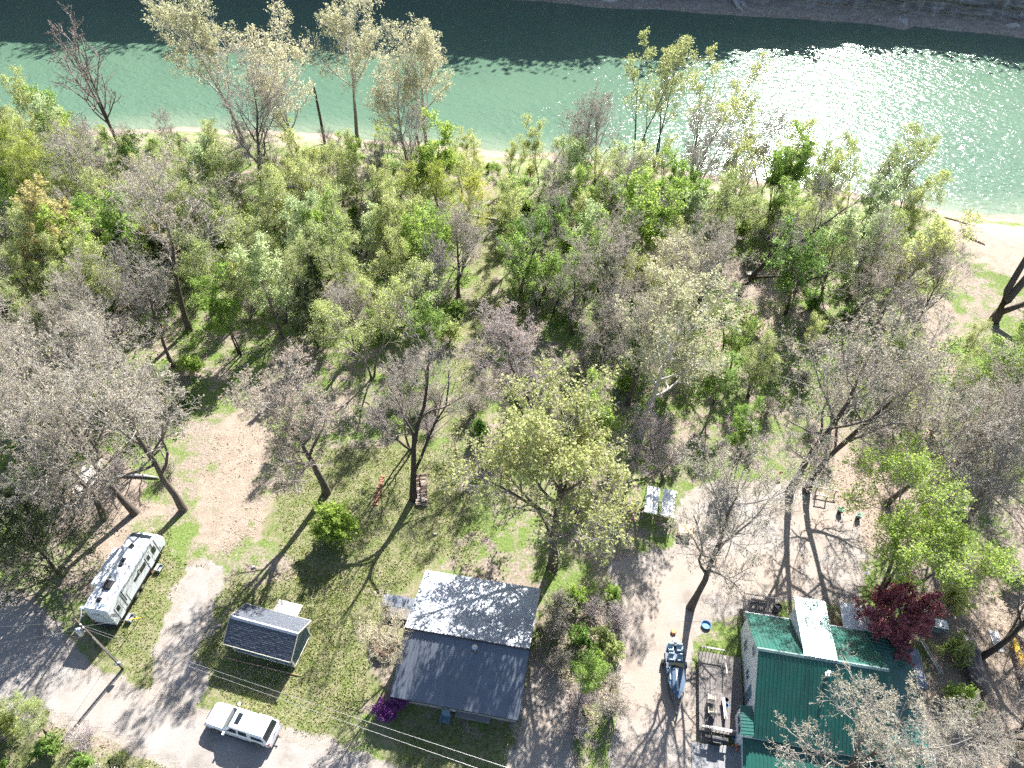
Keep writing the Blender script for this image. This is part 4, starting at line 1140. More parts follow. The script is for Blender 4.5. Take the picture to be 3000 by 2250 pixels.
MB().tube([(0.35, 0, 0.14), (0.25, 0, 0.5), (-0.25, 0, 0.25)], 0.04, 6).tube([(0.25, -0.2, 0.52), (0.25, 0.2, 0.52)], 0.025, 6).build('frame', M['blue'], o)
MB().box((-0.1, 0, 0.36), (0.22, 0.2, 0.06)).build('seat', M['orange'], o, 0.02)
for i, (x, y, m_, lab) in enumerate(((18.2, 20.7, 'blue', 'small blue bucket beside the toy tricycle'), (17.95, 23.0, 'blue', 'blue bin standing against the white wall on the deck'), (18.05, 23.45, 'black', 'black planter pot against the white wall on the deck'))):
    z = 0.1 if i == 0 else 0.64
    o = MB().lathe([(0.14, 0), (0.2, 0.4), (0.17, 0.4), (0.13, 0.06)], (0, 0, 0), 14).build('bucket', M[m_], loc=(x, y, z))
    tag(o, lab, 'bucket')
o = MB().lathe([(0.36, 0), (0.44, 0.2), (0.41, 0.22), (0.33, 0.05)], (0, 0, 0), 22).build('wading_pool', M['blue'], loc=(17.85, 30.5, 0.02))
tag(o, 'round blue plastic tub on leaves near the river-side deck', 'tub')
o = MB().lathe([(0.0, 0.1), (0.18, 0.1), (0.26, 0.18), (0.18, 0.26), (0.0, 0.26)], (0, 0, 0), 14).build('ring_toy', M['orange'], loc=(14.75, 29.85, 0))
tag(o, 'small orange ring lying in leaves beside the drive', 'toy')
a, b_ = at(1500 + 515 * .34356, 1680 + 1315 * .34356, .25), at(1500 + 612 * .34356, 1680 + 1322 * .34356, .25)
o = MB().tube([a, b_], 0.1, 12).tube([b_, b_ + Vector((0.25, 0, -0.2))], 0.06, 8).build('white_pipe', M['white'])  # plain white pipe lying on the ground
tag(o, 'short white pipe lying at the foot of the shrub strip', 'pipe')
# tub of leaves beside the small bare tree
o = thing('leaf_tub', (-11.5, 28.4, 0), 0, 'round black stock tank full of brown leaves beside the grey house', 'tub')
MB().lathe([(1.12, 0), (1.18, 0.55), (1.1, 0.56), (1.08, 0.42), (0.02, 0.40)], (0, 0, 0), 26).build('tank_wall', M['black'], o)
rng = np.random.default_rng(3)
v = []
for i in range(420):
    r, a = 1.05 * math.sqrt(rng.random()), rng.random() * 6.28
    c = Vector((r * math.cos(a), r * math.sin(a), 0.42 + rng.random() * 0.14))
    u = Vector(rng.standard_normal(3)); u.z *= 0.4; u.normalize()
    w = u.cross(Vector((0, 0, 1))).normalized()
    v += [c + u * 0.09, c + w * 0.06, c - u * 0.09, c - w * 0.06]
me = np_mesh('dead_leaves', v, np.arange(len(v)).reshape(-1, 4), mat=M['rust'])
tag(link(bpy.data.objects.new('dead_leaves', me), o), kind='stuff')
o = thing('lawn_chair', (-5.55, 22.2, 0), math.radians(-100), 'slate-blue lawn armchair in the shade of the grey house eave', 'chair')
MB().box((0.1, 0, 0.36), (0.6, 0.62, 0.08)).build('seat', M['chair_blue'], o, 0.02)
MB().box((-0.28, 0, 0.72), (0.12, 0.66, 0.75), ry=-0.35).build('backrest', M['chair_blue'], o, 0.03)
for s in (-1, 1):
    MB().box((0.05, s * 0.38, 0.58), (0.75, 0.12, 0.05)).build('armrest', M['chair_blue'], o)
    for x in (-0.25, 0.36): MB().box((x, s * 0.36, 0.28), (0.07, 0.07, 0.56)).build('leg', M['chair_blue'], o)

# ------------------------------------------------------------------ firewood stack, lumber, bricks, logs
def firewood():
    f = thing('firewood_stack', (-9.75, 45.9, 0), math.radians(97), 'stack of split firewood under the dark-limbed bare tree', 'firewood')
    rng = random.Random(12)
    pr = [MB().tube([(0, -0.3, 0), (0, 0.3, 0)], 0.085, 7).build('log', M[m_], f) for m_ in ('log_end', 'log_bark', 'pale_wood')]
    k = 0
    for lay in range(4):
        for i in range(24 - lay):
            for row in (0, 1):
                if row == 1 and lay > 1: continue
                loc = (-2.1 + (i + lay * 0.5) * 0.175, -0.3 + row * 0.62 + rng.uniform(-0.06, 0.06), 0.09 + lay * 0.15 + rng.uniform(-0.015, 0.015))
                rot = (rng.uniform(-0.12, 0.12), rng.uniform(0, 3), rng.uniform(-0.15, 0.15))
                if k < 3: pr[k].location, pr[k].rotation_euler = loc, rot
                else: copy_of(pr[rng.choice((0, 0, 1, 1, 1, 2))], f, loc, rot)
                k += 1
firewood()
def bricks():
    rng = random.Random(2)
    t = thing('brick_edging', on_ground(822, 1060), 0, 'short row of red bricks in the grass left of the firewood', 'bricks')
    a, b = on_ground(826, 1030), on_ground(812, 1090)
    pr = None
    for i in range(13):
        q = a.lerp(b, i / 12) - t.location
        q += Vector((rng.uniform(-.08, .08), 0, 0.05 + 0.03 * rng.random()))
        if pr is None: pr = MB().box((0, 0, 0), (0.38, 0.2, 0.12)).build('brick', M['brick_red'], t, loc=q)
        else: copy_of(pr, t, q, (rng.uniform(-.2, .2), 0, rng.uniform(-.4, .4)))
bricks()
def lumber():
    t = thing('lumber_pile', (-46.2, 47.0, 0), math.radians(100), 'pile of bleached boards lying in the brush above the cedar', 'lumber')
    rng = random.Random(7)
    pr = MB().box((0, 0, 0), (4.6, 0.16, 0.05)).build('board', M['pale_wood'], t, loc=(0, 0, 0.1))
    for i in range(22):
        copy_of(pr, t, (rng.uniform(-0.7, 0.7), rng.uniform(-0.9, 0.9), 0.08 + 0.035 * (i // 3)), (rng.uniform(-.2, .2), rng.uniform(-.04, .04), rng.uniform(-.14, .14)))
    MB().prism([(-0.45, 0), (0.45, 0), (0.35, 0.5), (0.0, 0.7), (-0.35, 0.5)], 'x', -3.1, -2.4).build('tarped_end', M['tarp'], t)
lumber()
def log(px, py, L, r, rz, lab, m_='pale_wood', z=0.0, up=0.0):
    p = on_ground(px, py)
    c, s = math.cos(math.radians(rz)), math.sin(math.radians(rz))
    o = MB().tube([(-L / 2 * c, -L / 2 * s, r * 0.8), (0.05, 0.08, r + up / 2), (L / 2 * c, L / 2 * s, r * 0.8 + up)], [r, r * 0.85, r * 0.5], 8).build('fallen_log', M[m_])
    o.location = p
    tag(o, lab, 'log', 'fallen logs')
log(1035, 470, 7, 0.16, -15, 'bleached fallen log at the river end of the grassy path')
log(720, 425, 6, 0.2, 30, 'dark fallen log in the thicket left of the twin-limbed dead tree', 'log_bark')
log(905, 420, 5, 0.15, 60, 'short fallen log under the tall riverbank sycamores', 'log_bark')
log(1455, 470, 5, 0.14, 10, 'pale fallen branch right of the bright lime tree')
log(2070, 480, 4.5, 0.16, -35, 'driftwood log on the sandbar at right', 'log_bark')
log(2105, 520, 3.2, 0.13, -50, 'short driftwood log further along the sandbar', 'log_bark')
log(760, 540, 5.5, 0.2, -40, 'grey fallen log in the middle of the left woods')
log(300, 1030, 4.5, 0.17, -5, 'pale log lying under the wide budding tree', 'pale_wood')
log(640, 405, 9, 0.16, 3, 'long thin log along the shore below the sycamores', 'pale_wood')
# pale boulder left
o = link(bpy.data.objects.new('boulder', rocks[1])); o.location = on_ground(112, 597); o.scale = (1.6, 0.8, 0.7); tag(o, 'pale grey boulder in the woods near the left edge', 'boulder')
# picnic table, stump seats and rails in the right woods
def picnic(px, py, rz, lab):
    t = thing('picnic_table', on_ground(px, py), rz, lab, 'table')
    for i in range(5): MB().box((0, -0.32 + i * 0.16, 0.74), (1.9, 0.14, 0.04)).build('table_plank', M['pale_wood'], t)
    for s in (-1, 1):
        for k in (0, 1): MB().box((0, s * (0.68 + 0.15 * k), 0.44), (1.9, 0.13, 0.04)).build('bench_plank', M['wood'], t)
        MB().box((s * 0.7, 0, 0.4), (0.08, 1.6, 0.08)).tube([(s * 0.7, -0.7, 0), (s * 0.7, -0.2, 0.72)], 0.05, 5).tube([(s * 0.7, 0.7, 0), (s * 0.7, 0.2, 0.72)], 0.05, 5).build('trestle', M['wood'], t)
picnic(1625, 598, 0.1, 'picnic table beside the dark leaning trunk in the right woods')
o = thing('tree_sign', on_ground(1590, 640) + Vector((0.25, -0.55, 1.9)), 0, 'pale blank board nailed to the dark leaning trunk', 'sign')
MB().box((0, 0, 0), (0.6, 0.05, 0.55)).build('board', M['pale_wood'], o)
def rail(px, py, px2, py2, lab):
    a, b = on_ground(px, py), on_ground(px2, py2)
    t = thing('rail_fence', a, 0, lab, 'fence')
    d = b - a
    MB().tube([(0, 0, 0.8), (d.x, d.y, 0.8 + d.z)], 0.06, 6).build('rail', M['pale_wood'], t)
    for k in (0.08, 0.92): MB().box((d.x * k, d.y * k, 0.42), (0.09, 0.09, 0.84)).build('post', M['wood'], t)
rail(1758, 1062, 1806, 1070, 'white wooden rail on posts below the twin-trunk budding tree')
rail(1758, 1078, 1785, 1083, 'lower short pale rail in the clearing')
rail(1838, 1064, 1862, 1068, 'short pale rail right of the narrow path')
for px, py, lab in ((1812, 1108, 'black flowerpot left of the narrow path'), (1852, 1120, 'black flowerpot right of the narrow path')):
    o = thing('flowerpot', on_ground(px, py), 0, lab, 'flowerpot', 'flowerpots by the path')
    MB().lathe([(0.2, 0), (0.3, 0.5), (0.27, 0.5), (0.02, 0.44)], (0, 0, 0), 14).build('pot', M['black'], o)
    m_ = MB()
    rg = random.Random(px)
    for i in range(40):
        c = Vector((rg.gauss(0, .16), rg.gauss(0, .16), 0.5 + rg.random() * .35)); u = Vector((rg.gauss(0, 1), rg.gauss(0, 1), rg.gauss(0, .6))).normalized() * .1; w = u.cross(Vector((0, 0.3, 1))).normalized() * .06
        m_.quad(c + u, c + w, c - u, c - w)
    m_.build('leaves', M['green_plastic'], o)
# children's slide left of the shelter
o = thing('play_slide', at(1852, 1528, 0), math.radians(-15), 'red and white play slide half hidden beneath the yellow-green tree', 'slide')
MB().prism([(0, 0), (0.25, 0), (1.5, 1.1), (1.5, 1.25), (1.2, 1.25)], 'x', -0.25, 0.25).build('chute', M['red'], o)
MB().prism([(0.0, 0.05), (0.1, 0.2), (1.3, 1.4), (1.5, 1.4), (1.5, 1.2)], 'x', 0.26, 0.33).build('side_rail', M['white'], o)
MB().box((0, 1.55, 1.15), (0.6, 0.6, 0.06)).build('platform', M['blue'], o)
for x in (-0.25, 0.25): MB().box((x, 1.8, 0.6), (0.07, 0.07, 1.5)).build('ladder_post', M['red'], o)
for z in (0.3, 0.6, 0.9): MB().box((0, 1.83, z), (0.5, 0.05, 0.05)).build('rung', M['white'], o)
o = MB().tube([(0, 0, 0), (0.05, 0, 0.9)], 0.02, 5).add([(0.05, 0, 0.9), (0.5, 0.05, 0.82), (0.45, 0, 0.5), (0.05, 0, 0.55)], [(0, 1, 2, 3)]).build('marker_flag', M['orange'])
o.location = on_ground(1678, 1030)
tag(o, 'small orange marker flag left of the twin-trunk budding tree', 'flag')
for px, py, lab in ((475, 1352, 'small white cap in the grass left of the shed'), (548, 1226, 'small white stone in the grass above the driveway'), (940, 1155, 'small white clump of litter on the lawn right of the firewood shadow')):
    o = link(bpy.data.objects.new('white_stone', rocks[2])); o.location = on_ground(px, py) + Vector((0, 0, 0.08)); o.scale = (0.17, 0.15, 0.14)
    o.data = rocks_white = rocks[2]
    tag(o, lab, 'stone')

# ------------------------------------------------------------------ trees
def bark_mat(name, base, thin, r_lo=0.03, r_hi=0.16):
    """bark colour goes from old rough bark on thick wood to smooth young bark on thin wood"""
    m, nt, b = new_mat(name)
    A = N(nt, 'ShaderNodeAttribute', attribute_name='girth').outputs['Fac']
    mr = N(nt, 'ShaderNodeMapRange'); mr.inputs[1].default_value, mr.inputs[2].default_value = r_lo, r_hi
    nz = noise(nt, 5, 5, 0.7)
    ad = N(nt, 'ShaderNodeMath', operation='MULTIPLY_ADD'); nt.links.new(nz, ad.inputs[0]); ad.inputs[1].default_value = 0.12; nt.links.new(A, ad.inputs[2])
    sb = N(nt, 'ShaderNodeMath', operation='SUBTRACT'); nt.links.new(ad.outputs[0], sb.inputs[0]); sb.inputs[1].default_value = 0.06
    nt.links.new(sb.outputs[0], mr.inputs[0])
    c = mixc(nt, mr.outputs[0], thin, base)
    d = mixc(nt, ramp(nt, nz, [(0.3, 0.55), (0.6, 0.0)]), c, tuple(x * 0.35 for x in base))
    nt.links.new(d, b.inputs['Base Color'])
    b.inputs['Roughness'].default_value = 0.85
    b.inputs['Specular IOR Level'].default_value = 0.2
    nt.links.new(bump(nt, nz, 0.7, 0.05), b.inputs['Normal'])
    return m
def leaf_mat(name, c0, c1, c2, trans=0.45):
    m, nt, b = new_mat(name)
    A = N(nt, 'ShaderNodeAttribute', attribute_name='tone').outputs['Fac']
    c = ramp(nt, A, [(0.0, c0), (0.5, c1), (1.0, c2)])
    oi = N(nt, 'ShaderNodeObjectInfo')
    hs = N(nt, 'ShaderNodeHueSaturation')
    mr = N(nt, 'ShaderNodeMapRange'); mr.inputs[3].default_value, mr.inputs[4].default_value = 0.488, 0.514
    mv = N(nt, 'ShaderNodeMapRange'); mv.inputs[3].default_value, mv.inputs[4].default_value = 1.12, 0.86
    nt.links.new(oi.outputs['Random'], mr.inputs[0]); nt.links.new(oi.outputs['Random'], mv.inputs[0])
    nt.links.new(mr.outputs[0], hs.inputs['Hue']); nt.links.new(mv.outputs[0], hs.inputs['Value']); nt.links.new(c, hs.inputs['Color'])
    nt.links.new(hs.outputs[0], b.inputs['Base Color'])
    b.inputs['Roughness'].default_value = 0.55
    b.inputs['Specular IOR Level'].default_value = 0.25
    tr = N(nt, 'ShaderNodeBsdfTranslucent')
    nt.links.new(hs.outputs[0], tr.inputs[0])
    mx = N(nt, 'ShaderNodeMixShader'); mx.inputs[0].default_value = trans
    nt.links.new(b.outputs[0], mx.inputs[1]); nt.links.new(tr.outputs[0], mx.inputs[2])
    nt.links.new(mx.outputs[0], nt.nodes['Material Output'].inputs[0])
    return m
BARK = {
    'syc': bark_mat('sycamore_bark', (0.17, 0.14, 0.11), (0.60, 0.56, 0.50), 0.10, 0.30),
    'sycw': bark_mat('white_sycamore_bark', (0.40, 0.37, 0.33), (0.66, 0.62, 0.56), 0.10, 0.40),
    'grey': bark_mat('grey_bark', (0.11, 0.09, 0.075), (0.42, 0.38, 0.34), 0.02, 0.13),
    'dark': bark_mat('dark_bark', (0.065, 0.052, 0.042), (0.30, 0.265, 0.23), 0.02, 0.12),
    'tan': bark_mat('tan_twigs', (0.13, 0.105, 0.08), (0.60, 0.52, 0.37), 0.015, 0.08),
    'dead': bark_mat('dead_wood', (0.085, 0.062, 0.052), (0.27, 0.22, 0.20), 0.03, 0.2),
    'mauve': bark_mat('mauve_twigs', (0.13, 0.105, 0.10), (0.46, 0.395, 0.38), 0.02, 0.10),
}
LEAF = {
    'syc': leaf_mat('sycamore_new_leaves', (0.34, 0.31, 0.17), (0.49, 0.47, 0.27), (0.62, 0.61, 0.41), 0.5),
    'bud': leaf_mat('tan_buds', (0.31, 0.26, 0.165), (0.45, 0.40, 0.275), (0.57, 0.53, 0.38), 0.45),
    'pinkbud': leaf_mat('pinkish_buds', (0.34, 0.25, 0.19), (0.47, 0.38, 0.30), (0.57, 0.50, 0.40), 0.45),
    'lime': leaf_mat('lime_leaves', (0.15, 0.265, 0.035), (0.29, 0.42, 0.075), (0.45, 0.57, 0.16), 0.6),
    'green': leaf_mat('fresh_green_leaves', (0.12, 0.22, 0.035), (0.24, 0.365, 0.075), (0.39, 0.51, 0.17), 0.6),
    'olive': leaf_mat('olive_leaves', (0.26, 0.31, 0.075), (0.43, 0.49, 0.16), (0.60, 0.64, 0.30), 0.6),
    'pale': leaf_mat('pale_green_leaves', (0.30, 0.39, 0.15), (0.47, 0.56, 0.27), (0.64, 0.71, 0.44), 0.6),
    'willow': leaf_mat('yellow_green_leaves', (0.26, 0.31, 0.03), (0.42, 0.48, 0.07), (0.58, 0.61, 0.15), 0.55),
    'ochre': leaf_mat('ochre_catkins', (0.36, 0.30, 0.10), (0.52, 0.45, 0.18), (0.62, 0.56, 0.29), 0.5),
    'oak': leaf_mat('yellow_oak_catkins', (0.27, 0.29, 0.085), (0.43, 0.45, 0.17), (0.58, 0.58, 0.31), 0.55),
    'cedar': leaf_mat('cedar_foliage', (0.028, 0.042, 0.015), (0.065, 0.085, 0.03), (0.13, 0.15, 0.055), 0.25),
    'maple': leaf_mat('red_maple_leaves', (0.17, 0.04, 0.05), (0.31, 0.095, 0.105), (0.47, 0.23, 0.21), 0.45),
    'azalea': leaf_mat('purple_azalea_flowers', (0.09, 0.018, 0.10), (0.19, 0.04, 0.22), (0.31, 0.09, 0.34), 0.3),
}
GOLD = 2.399963
def interp_poly(P, par, t):
    k = P.shape[1] - 1
    f = np.clip(t * k, 0, k - 1e-6)
    i = f.astype(int)
    w = (f - i)[:, None]
    a, b = P[par, i], P[par, i + 1]
    tg = b - a
    return a * (1 - w) + b * w, tg / (np.linalg.norm(tg, axis=1, keepdims=True) + 1e-9), i, f - i
def grow(rng, P, R, cnt, t0, t1, ang, L, k, wig, trop, rr, rmin, taper=0.35, fall=0.35, sag=0.0):
    n = len(P)
    par = np.repeat(np.arange(n), cnt)
    j = np.tile(np.arange(cnt), n)
    t = t0 + (t1 - t0) * (j + rng.random(len(par))) / cnt
    pos, tg, i, w = interp_poly(P, par, t)
    rp = R[par, i] * (1 - w) + R[par, i + 1] * w
    az = GOLD * j + rng.random(n)[par] * 6.283 + rng.normal(0, 0.35, len(par))
    ref = np.where(np.abs(tg[:, 2:3]) < 0.9, [[0, 0, 1.0]], [[1.0, 0, 0]])
    u = np.cross(tg, ref); u /= np.linalg.norm(u, axis=1, keepdims=True)
    v = np.cross(tg, u)
    a = np.radians(rng.normal(ang[0], ang[1], len(par)))[:, None]
    d = np.cos(a) * tg + np.sin(a) * (np.cos(az)[:, None] * u + np.sin(az)[:, None] * v)
    Lp = np.linalg.norm(P[:, 1:] - P[:, :-1], axis=2).sum(1)[par]
    ln = Lp * L * (1 - fall * (t - t0) / max(1e-6, 1 - t0)) * rng.uniform(0.7, 1.25, len(par))
    r0 = np.maximum(rmin, np.minimum(rp * 0.85, rp * rr))
    Q = np.zeros((len(par), k, 3))
    Q[:, 0] = pos
    step = (ln / (k - 1))[:, None]
    for s in range(1, k):
        d = d + rng.normal(0, wig, d.shape) + np.array([0, 0, trop - sag * s / k])
        d /= np.linalg.norm(d, axis=1, keepdims=True)
        Q[:, s] = Q[:, s - 1] + d * step
    rad = r0[:, None] * np.linspace(1, taper, k)[None, :]
    return Q, np.maximum(rad, rmin * 0.6)
def tubes(P, R, sides):
    n, k = P.shape[:2]
    T = np.zeros_like(P)
    T[:, 1:-1] = P[:, 2:] - P[:, :-2]
    T[:, 0], T[:, -1] = P[:, 1] - P[:, 0], P[:, -1] - P[:, -2]
    T /= np.linalg.norm(T, axis=2, keepdims=True) + 1e-9
    ref = np.where(np.abs(T[:, :1, 2:3]) < 0.9, np.array([[[0, 0, 1.0]]]), np.array([[[1.0, 0, 0]]]))
    U = np.cross(T, np.broadcast_to(ref, T.shape)); U /= np.linalg.norm(U, axis=2, keepdims=True) + 1e-9
    V = np.cross(T, U)
    a = np.arange(sides) * 2 * np.pi / sides
    ring = P[:, :, None] + R[:, :, None, None] * (np.cos(a)[None, None, :, None] * U[:, :, None] + np.sin(a)[None, None, :, None] * V[:, :, None])
    verts = ring.reshape(-1, 3)
    base = (np.arange(n)[:, None, None] * k + np.arange(k - 1)[None, :, None]) * sides
    s = np.arange(sides)[None, None]
    s2 = (np.arange(sides) + 1) % sides
    q = np.stack([base + s, base + s2[None, None], base + sides + s2[None, None], base + sides + s], -1).reshape(-1, 4)
    return verts, q, np.repeat(R.reshape(-1), sides)
def join(parts):
    vs_, qs, gs, n = [], [], [], 0
    for v, q, g in parts:
        vs_.append(v); qs.append(q + n); gs.append(g); n += len(v)
    return np.concatenate(vs_), np.concatenate(qs), np.concatenate(gs)
def leaves(rng, P, per, size, t0, spread, flat=0.0, aspect=0.6, tuft=1):
    """leaf-sized diamonds along the last twigs"""
    n = len(P)
    par = np.repeat(np.arange(n), per)
    t = t0 + (1 - t0) * rng.random(len(par))
    c, tg, _, _ = interp_poly(P, par, t)
    c = c + rng.normal(0, spread, c.shape)
    tone0 = rng.random(n)[par]
    if tuft > 1:
        c = np.repeat(c, tuft, 0); tone0 = np.repeat(tone0, tuft)
        c = c + rng.normal(0, size * 0.55, c.shape)
    m = len(c)
    u = rng.normal(0, 1, (m, 3)); u[:, 2] *= (1 - flat); u /= np.linalg.norm(u, axis=1, keepdims=True)
    w = np.cross(u, rng.normal(0, 1, (m, 3))); 
    if flat: w[:, 2] *= (1 - flat)
    w /= np.linalg.norm(w, axis=1, keepdims=True) + 1e-9
    s = size * rng.uniform(0.6, 1.35, (m, 1)) / 2
    V = np.stack([c + u * s, c + w * s * aspect, c - u * s, c - w * s * aspect], 1).reshape(-1, 3)
    tone = np.clip(0.5 * tone0 + 0.5 * rng.random(m) , 0, 1)
    return V, np.arange(m * 4).reshape(-1, 4), np.repeat(tone, 4)
TRIS = [0]
def make_tree(name, seed, H, r0=0.25, stems=1, lean=0.06, splay=0.0, clear=0.4, n1=8, a1=(42, 10), l1=0.42, n2=6, a2=(42, 12), l2=0.5, n3=5, a3=(45, 14), l3=0.5, n4=4, a4=(45, 16), l4=0.5,
              n5=0, l5=0.5, trop=0.12, wig=0.12, rmin=0.012, bark='grey', leaf=None, per=4, lsize=0.22, lt0=0.3, lspread=0.1, tuft=1, flat=0.0, aspect=0.6, ktrunk=9, twig_r=0.011, trunk_top=1.0, fall=0.35, sag=0.0):
    rng = np.random.default_rng(seed)
    n1 = n1 if stems == 1 else max(4, round(n1 * (0.7 if stems == 2 else 0.55)))
    P = np.zeros((stems, ktrunk, 3)); R = np.zeros((stems, ktrunk))
    for s in range(stems):
        az = s * 6.283 / stems + rng.random() * 1.5
        d = np.array([math.cos(az) * splay, math.sin(az) * splay, 1.0]) + np.append(rng.normal(0, lean, 2), 0)
        p = np.array([math.cos(az), math.sin(az), 0]) * (r0 * 1.1 if stems > 1 else 0)
        hh = H * trunk_top * (1 if s == 0 else rng.uniform(0.75, 1.0))
        for i in range(ktrunk):
            P[s, i] = p
            d = d + np.append(rng.normal(0, wig * 0.55, 2), 0) + [0, 0, 0.03]
            d /= np.linalg.norm(d)
            p = p + d * hh / (ktrunk - 1)
        t = np.linspace(0, 1, ktrunk)
        R[s] = (r0 * (1 if stems == 1 else 0.7)) * (1 - 0.86 * t ** 0.9)
        R[s, 0] *= 1.3
    P[:, 0, 2] -= 0.25
    L1, R1 = grow(rng, P, R, n1, clear, 0.97, a1, l1, 7, wig, trop, 0.62, rmin * 2.2, fall=fall)
    L2, R2 = grow(rng, L1, R1, n2, 0.22, 0.97, a2, l2, 5, wig * 1.15, trop * 0.8, 0.62, rmin * 1.5, sag=sag)
    L3, R3 = grow(rng, L2, R2, n3, 0.2, 0.98, a3, l3, 4, wig * 1.3, trop * 0.6, 0.6, rmin * 1.1, sag=sag)
    lv = [(L3, R3)]
    if n4:
        lv.append(grow(rng, L3, R3, n4, 0.15, 1.0, a4, l4, 3, wig * 1.4, trop * 0.5, 0.6, twig_r, sag=sag))
        if n5:
            lv.append(grow(rng, lv[1][0], lv[1][1], n5, 0.15, 1.0, a4, l5, 2, wig, trop * 0.4, 0.6, twig_r * 0.8))
    f = H / max(x[0][:, :, 2].max() for x in lv)            # the whole tree stands H tall
    P, L1, L2 = P * f, L1 * f, L2 * f
    lv = [(x[0] * f, x[1]) for x in lv]
    wood = join([tubes(P, R, 9), tubes(L1, R1, 6), tubes(L2, R2, 4)])
    tw = [tubes(x[0], x[1], 3) for x in lv]
    last = lv[-1][0]
    twig = join(tw)
    parts = [('trunk', np_mesh('trunk', wood[0], wood[1], mat=BARK[bark], attr={'girth': wood[2]}, smooth_shade=True)),
             ('twigs', np_mesh('twigs', twig[0], twig[1], mat=BARK[bark], attr={'girth': twig[2]}, smooth_shade=True))]
    nf = len(wood[1]) + len(twig[1])
    if leaf:
        v, q, tn = leaves(rng, last, per, lsize, lt0, lspread, flat, aspect, tuft)
        parts.append(('crown', np_mesh('crown', v, q, mat=LEAF[leaf], attr={'tone': tn})))
        nf += len(q)
    TRIS[0] += nf * 2
    pts = last.reshape(-1, 3)
    return dict(name=name, parts=parts, H=H, top=float(pts[:, 2].max()), rad=float(np.percentile(np.hypot(pts[:, 0] - pts[:, 0].mean(), pts[:, 1] - pts[:, 1].mean()), 90)),
                cx=float(pts[:, 0].mean()), cy=float(pts[:, 1].mean()), cz=float(pts[:, 2].mean()), tris=nf * 2)
def make_cedar(name, seed, H, rad, leaf='cedar', n=34):
    rng = np.random.default_rng(seed)
    P = np.zeros((1, 8, 3)); P[0, :, 2] = np.linspace(-0.2, H, 8); P[0, :, :2] = np.cumsum(rng.normal(0, 0.06, (8, 2)), 0)
    R = (0.17 * (1 - 0.9 * np.linspace(0, 1, 8)))[None]
    L1, R1 = grow(rng, P, R, n, 0.06, 0.97, (68, 9), rad / H * 1.15, 5, 0.10, 0.08, 0.4, 0.02, fall=0.82)
    L2, R2 = grow(rng, L1, R1, 9, 0.2, 1.0, (42, 12), 0.34, 3, 0.15, 0.08, 0.5, 0.012)
    L3, R3 = grow(rng, L2, R2, 5, 0.1, 1.0, (42, 14), 0.5, 2, 0.15, 0.05, 0.5, 0.010)
    wood = join([tubes(P, R, 8), tubes(L1, R1, 4)])
    v, q, tn = leaves(rng, L3, 5, 0.24, 0.0, 0.09, 0.0, 0.42)
    TRIS[0] += (len(wood[1]) + len(q)) * 2
    tw = tubes(L2, R2, 3)
    parts = [('trunk', np_mesh('trunk', wood[0], wood[1], mat=BARK['dark'], attr={'girth': wood[2]}, smooth_shade=True)),
             ('twigs', np_mesh('twigs', tw[0], tw[1], mat=BARK['dark'], attr={'girth': tw[2]}, smooth_shade=True)),
             ('crown', np_mesh('crown', v, q, mat=LEAF[leaf], attr={'tone': tn}))]
    return dict(name=name, parts=parts, H=H, top=H, rad=rad, cx=0, cy=0, cz=H * 0.45, tris=0)
def make_bush(name, seed, H, rad, leaf, bark='dark', n=1500, lsize=0.16, stems=14, flat=0.0):
    rng = np.random.default_rng(seed)
    P = np.zeros((stems, 5, 3)); R = np.zeros((stems, 5))
    for s in range(stems):
        az, sp = rng.random() * 6.283, rng.uniform(0.1, 1.0) * rad
        for i in range(5):
            t = i / 4
            P[s, i] = [math.cos(az) * sp * t ** 0.8 * 0.8, math.sin(az) * sp * t ** 0.8 * 0.8, H * (0.55 + 0.4 * rng.random()) * t * (1.15 - 0.4 * sp / rad) - 0.1 * (i == 0)]
        R[s] = 0.03 * (1 - 0.8 * np.linspace(0, 1, 5))
    L1, R1 = grow(rng, P, R, 7, 0.25, 1.0, (40, 15), 0.4, 4, 0.2, 0.12, 0.6, 0.010)
    L2, R2 = grow(rng, L1, R1, 5, 0.15, 1.0, (45, 15), 0.55, 2, 0.2, 0.1, 0.6, 0.008)
    wood = join([tubes(P, R, 4), tubes(L1, R1, 3), tubes(L2, R2, 3)])
    parts = [('stems', np_mesh('stems', wood[0], wood[1], mat=BARK[bark], attr={'girth': wood[2]}, smooth_shade=True))]
    nf = len(wood[1])
    if leaf:
        per = max(1, int(n / len(L2)))
        v, q, tn = leaves(rng, L2, per, lsize, 0.1, 0.08, flat)
        parts.append(('foliage', np_mesh('foliage', v, q, mat=LEAF[leaf], attr={'tone': tn})))
        nf += len(q)
    TRIS[0] += nf * 2
    return dict(name=name, parts=parts, H=H, top=H, rad=rad, cx=0, cy=0, cz=H * 0.5, tris=nf * 2)

PROTO = {}
def P_(key, *variants):
    PROTO[key] = list(variants)
def T(name, seed, H, **k):
    return make_tree(name, seed, H, **k)
P_('syc', *[T('sycamore', 11 + i, 26, r0=0.38, lean=0.05, clear=0.34, n1=13, a1=(42, 9), l1=0.48, n2=7, a2=(38, 10), l2=0.5, n3=6, l3=0.5, n4=4, l4=0.55, trop=0.13, wig=0.10, bark='syc', leaf='syc', per=2, lsize=0.28, lt0=0.3, lspread=0.15, tuft=2, twig_r=0.022) for i in range(3)])
P_('sycbig', T('sycamore', 19, 22, r0=0.42, lean=0.05, clear=0.35, n1=11, a1=(55, 12), l1=0.48, n2=7, a2=(45, 12), l2=0.5, n3=6, l3=0.5, n4=5, l4=0.55, trop=0.06, wig=0.17, bark='sycw', leaf='syc', per=2, lsize=0.28, lt0=0.3, lspread=0.15, tuft=2, twig_r=0.016))
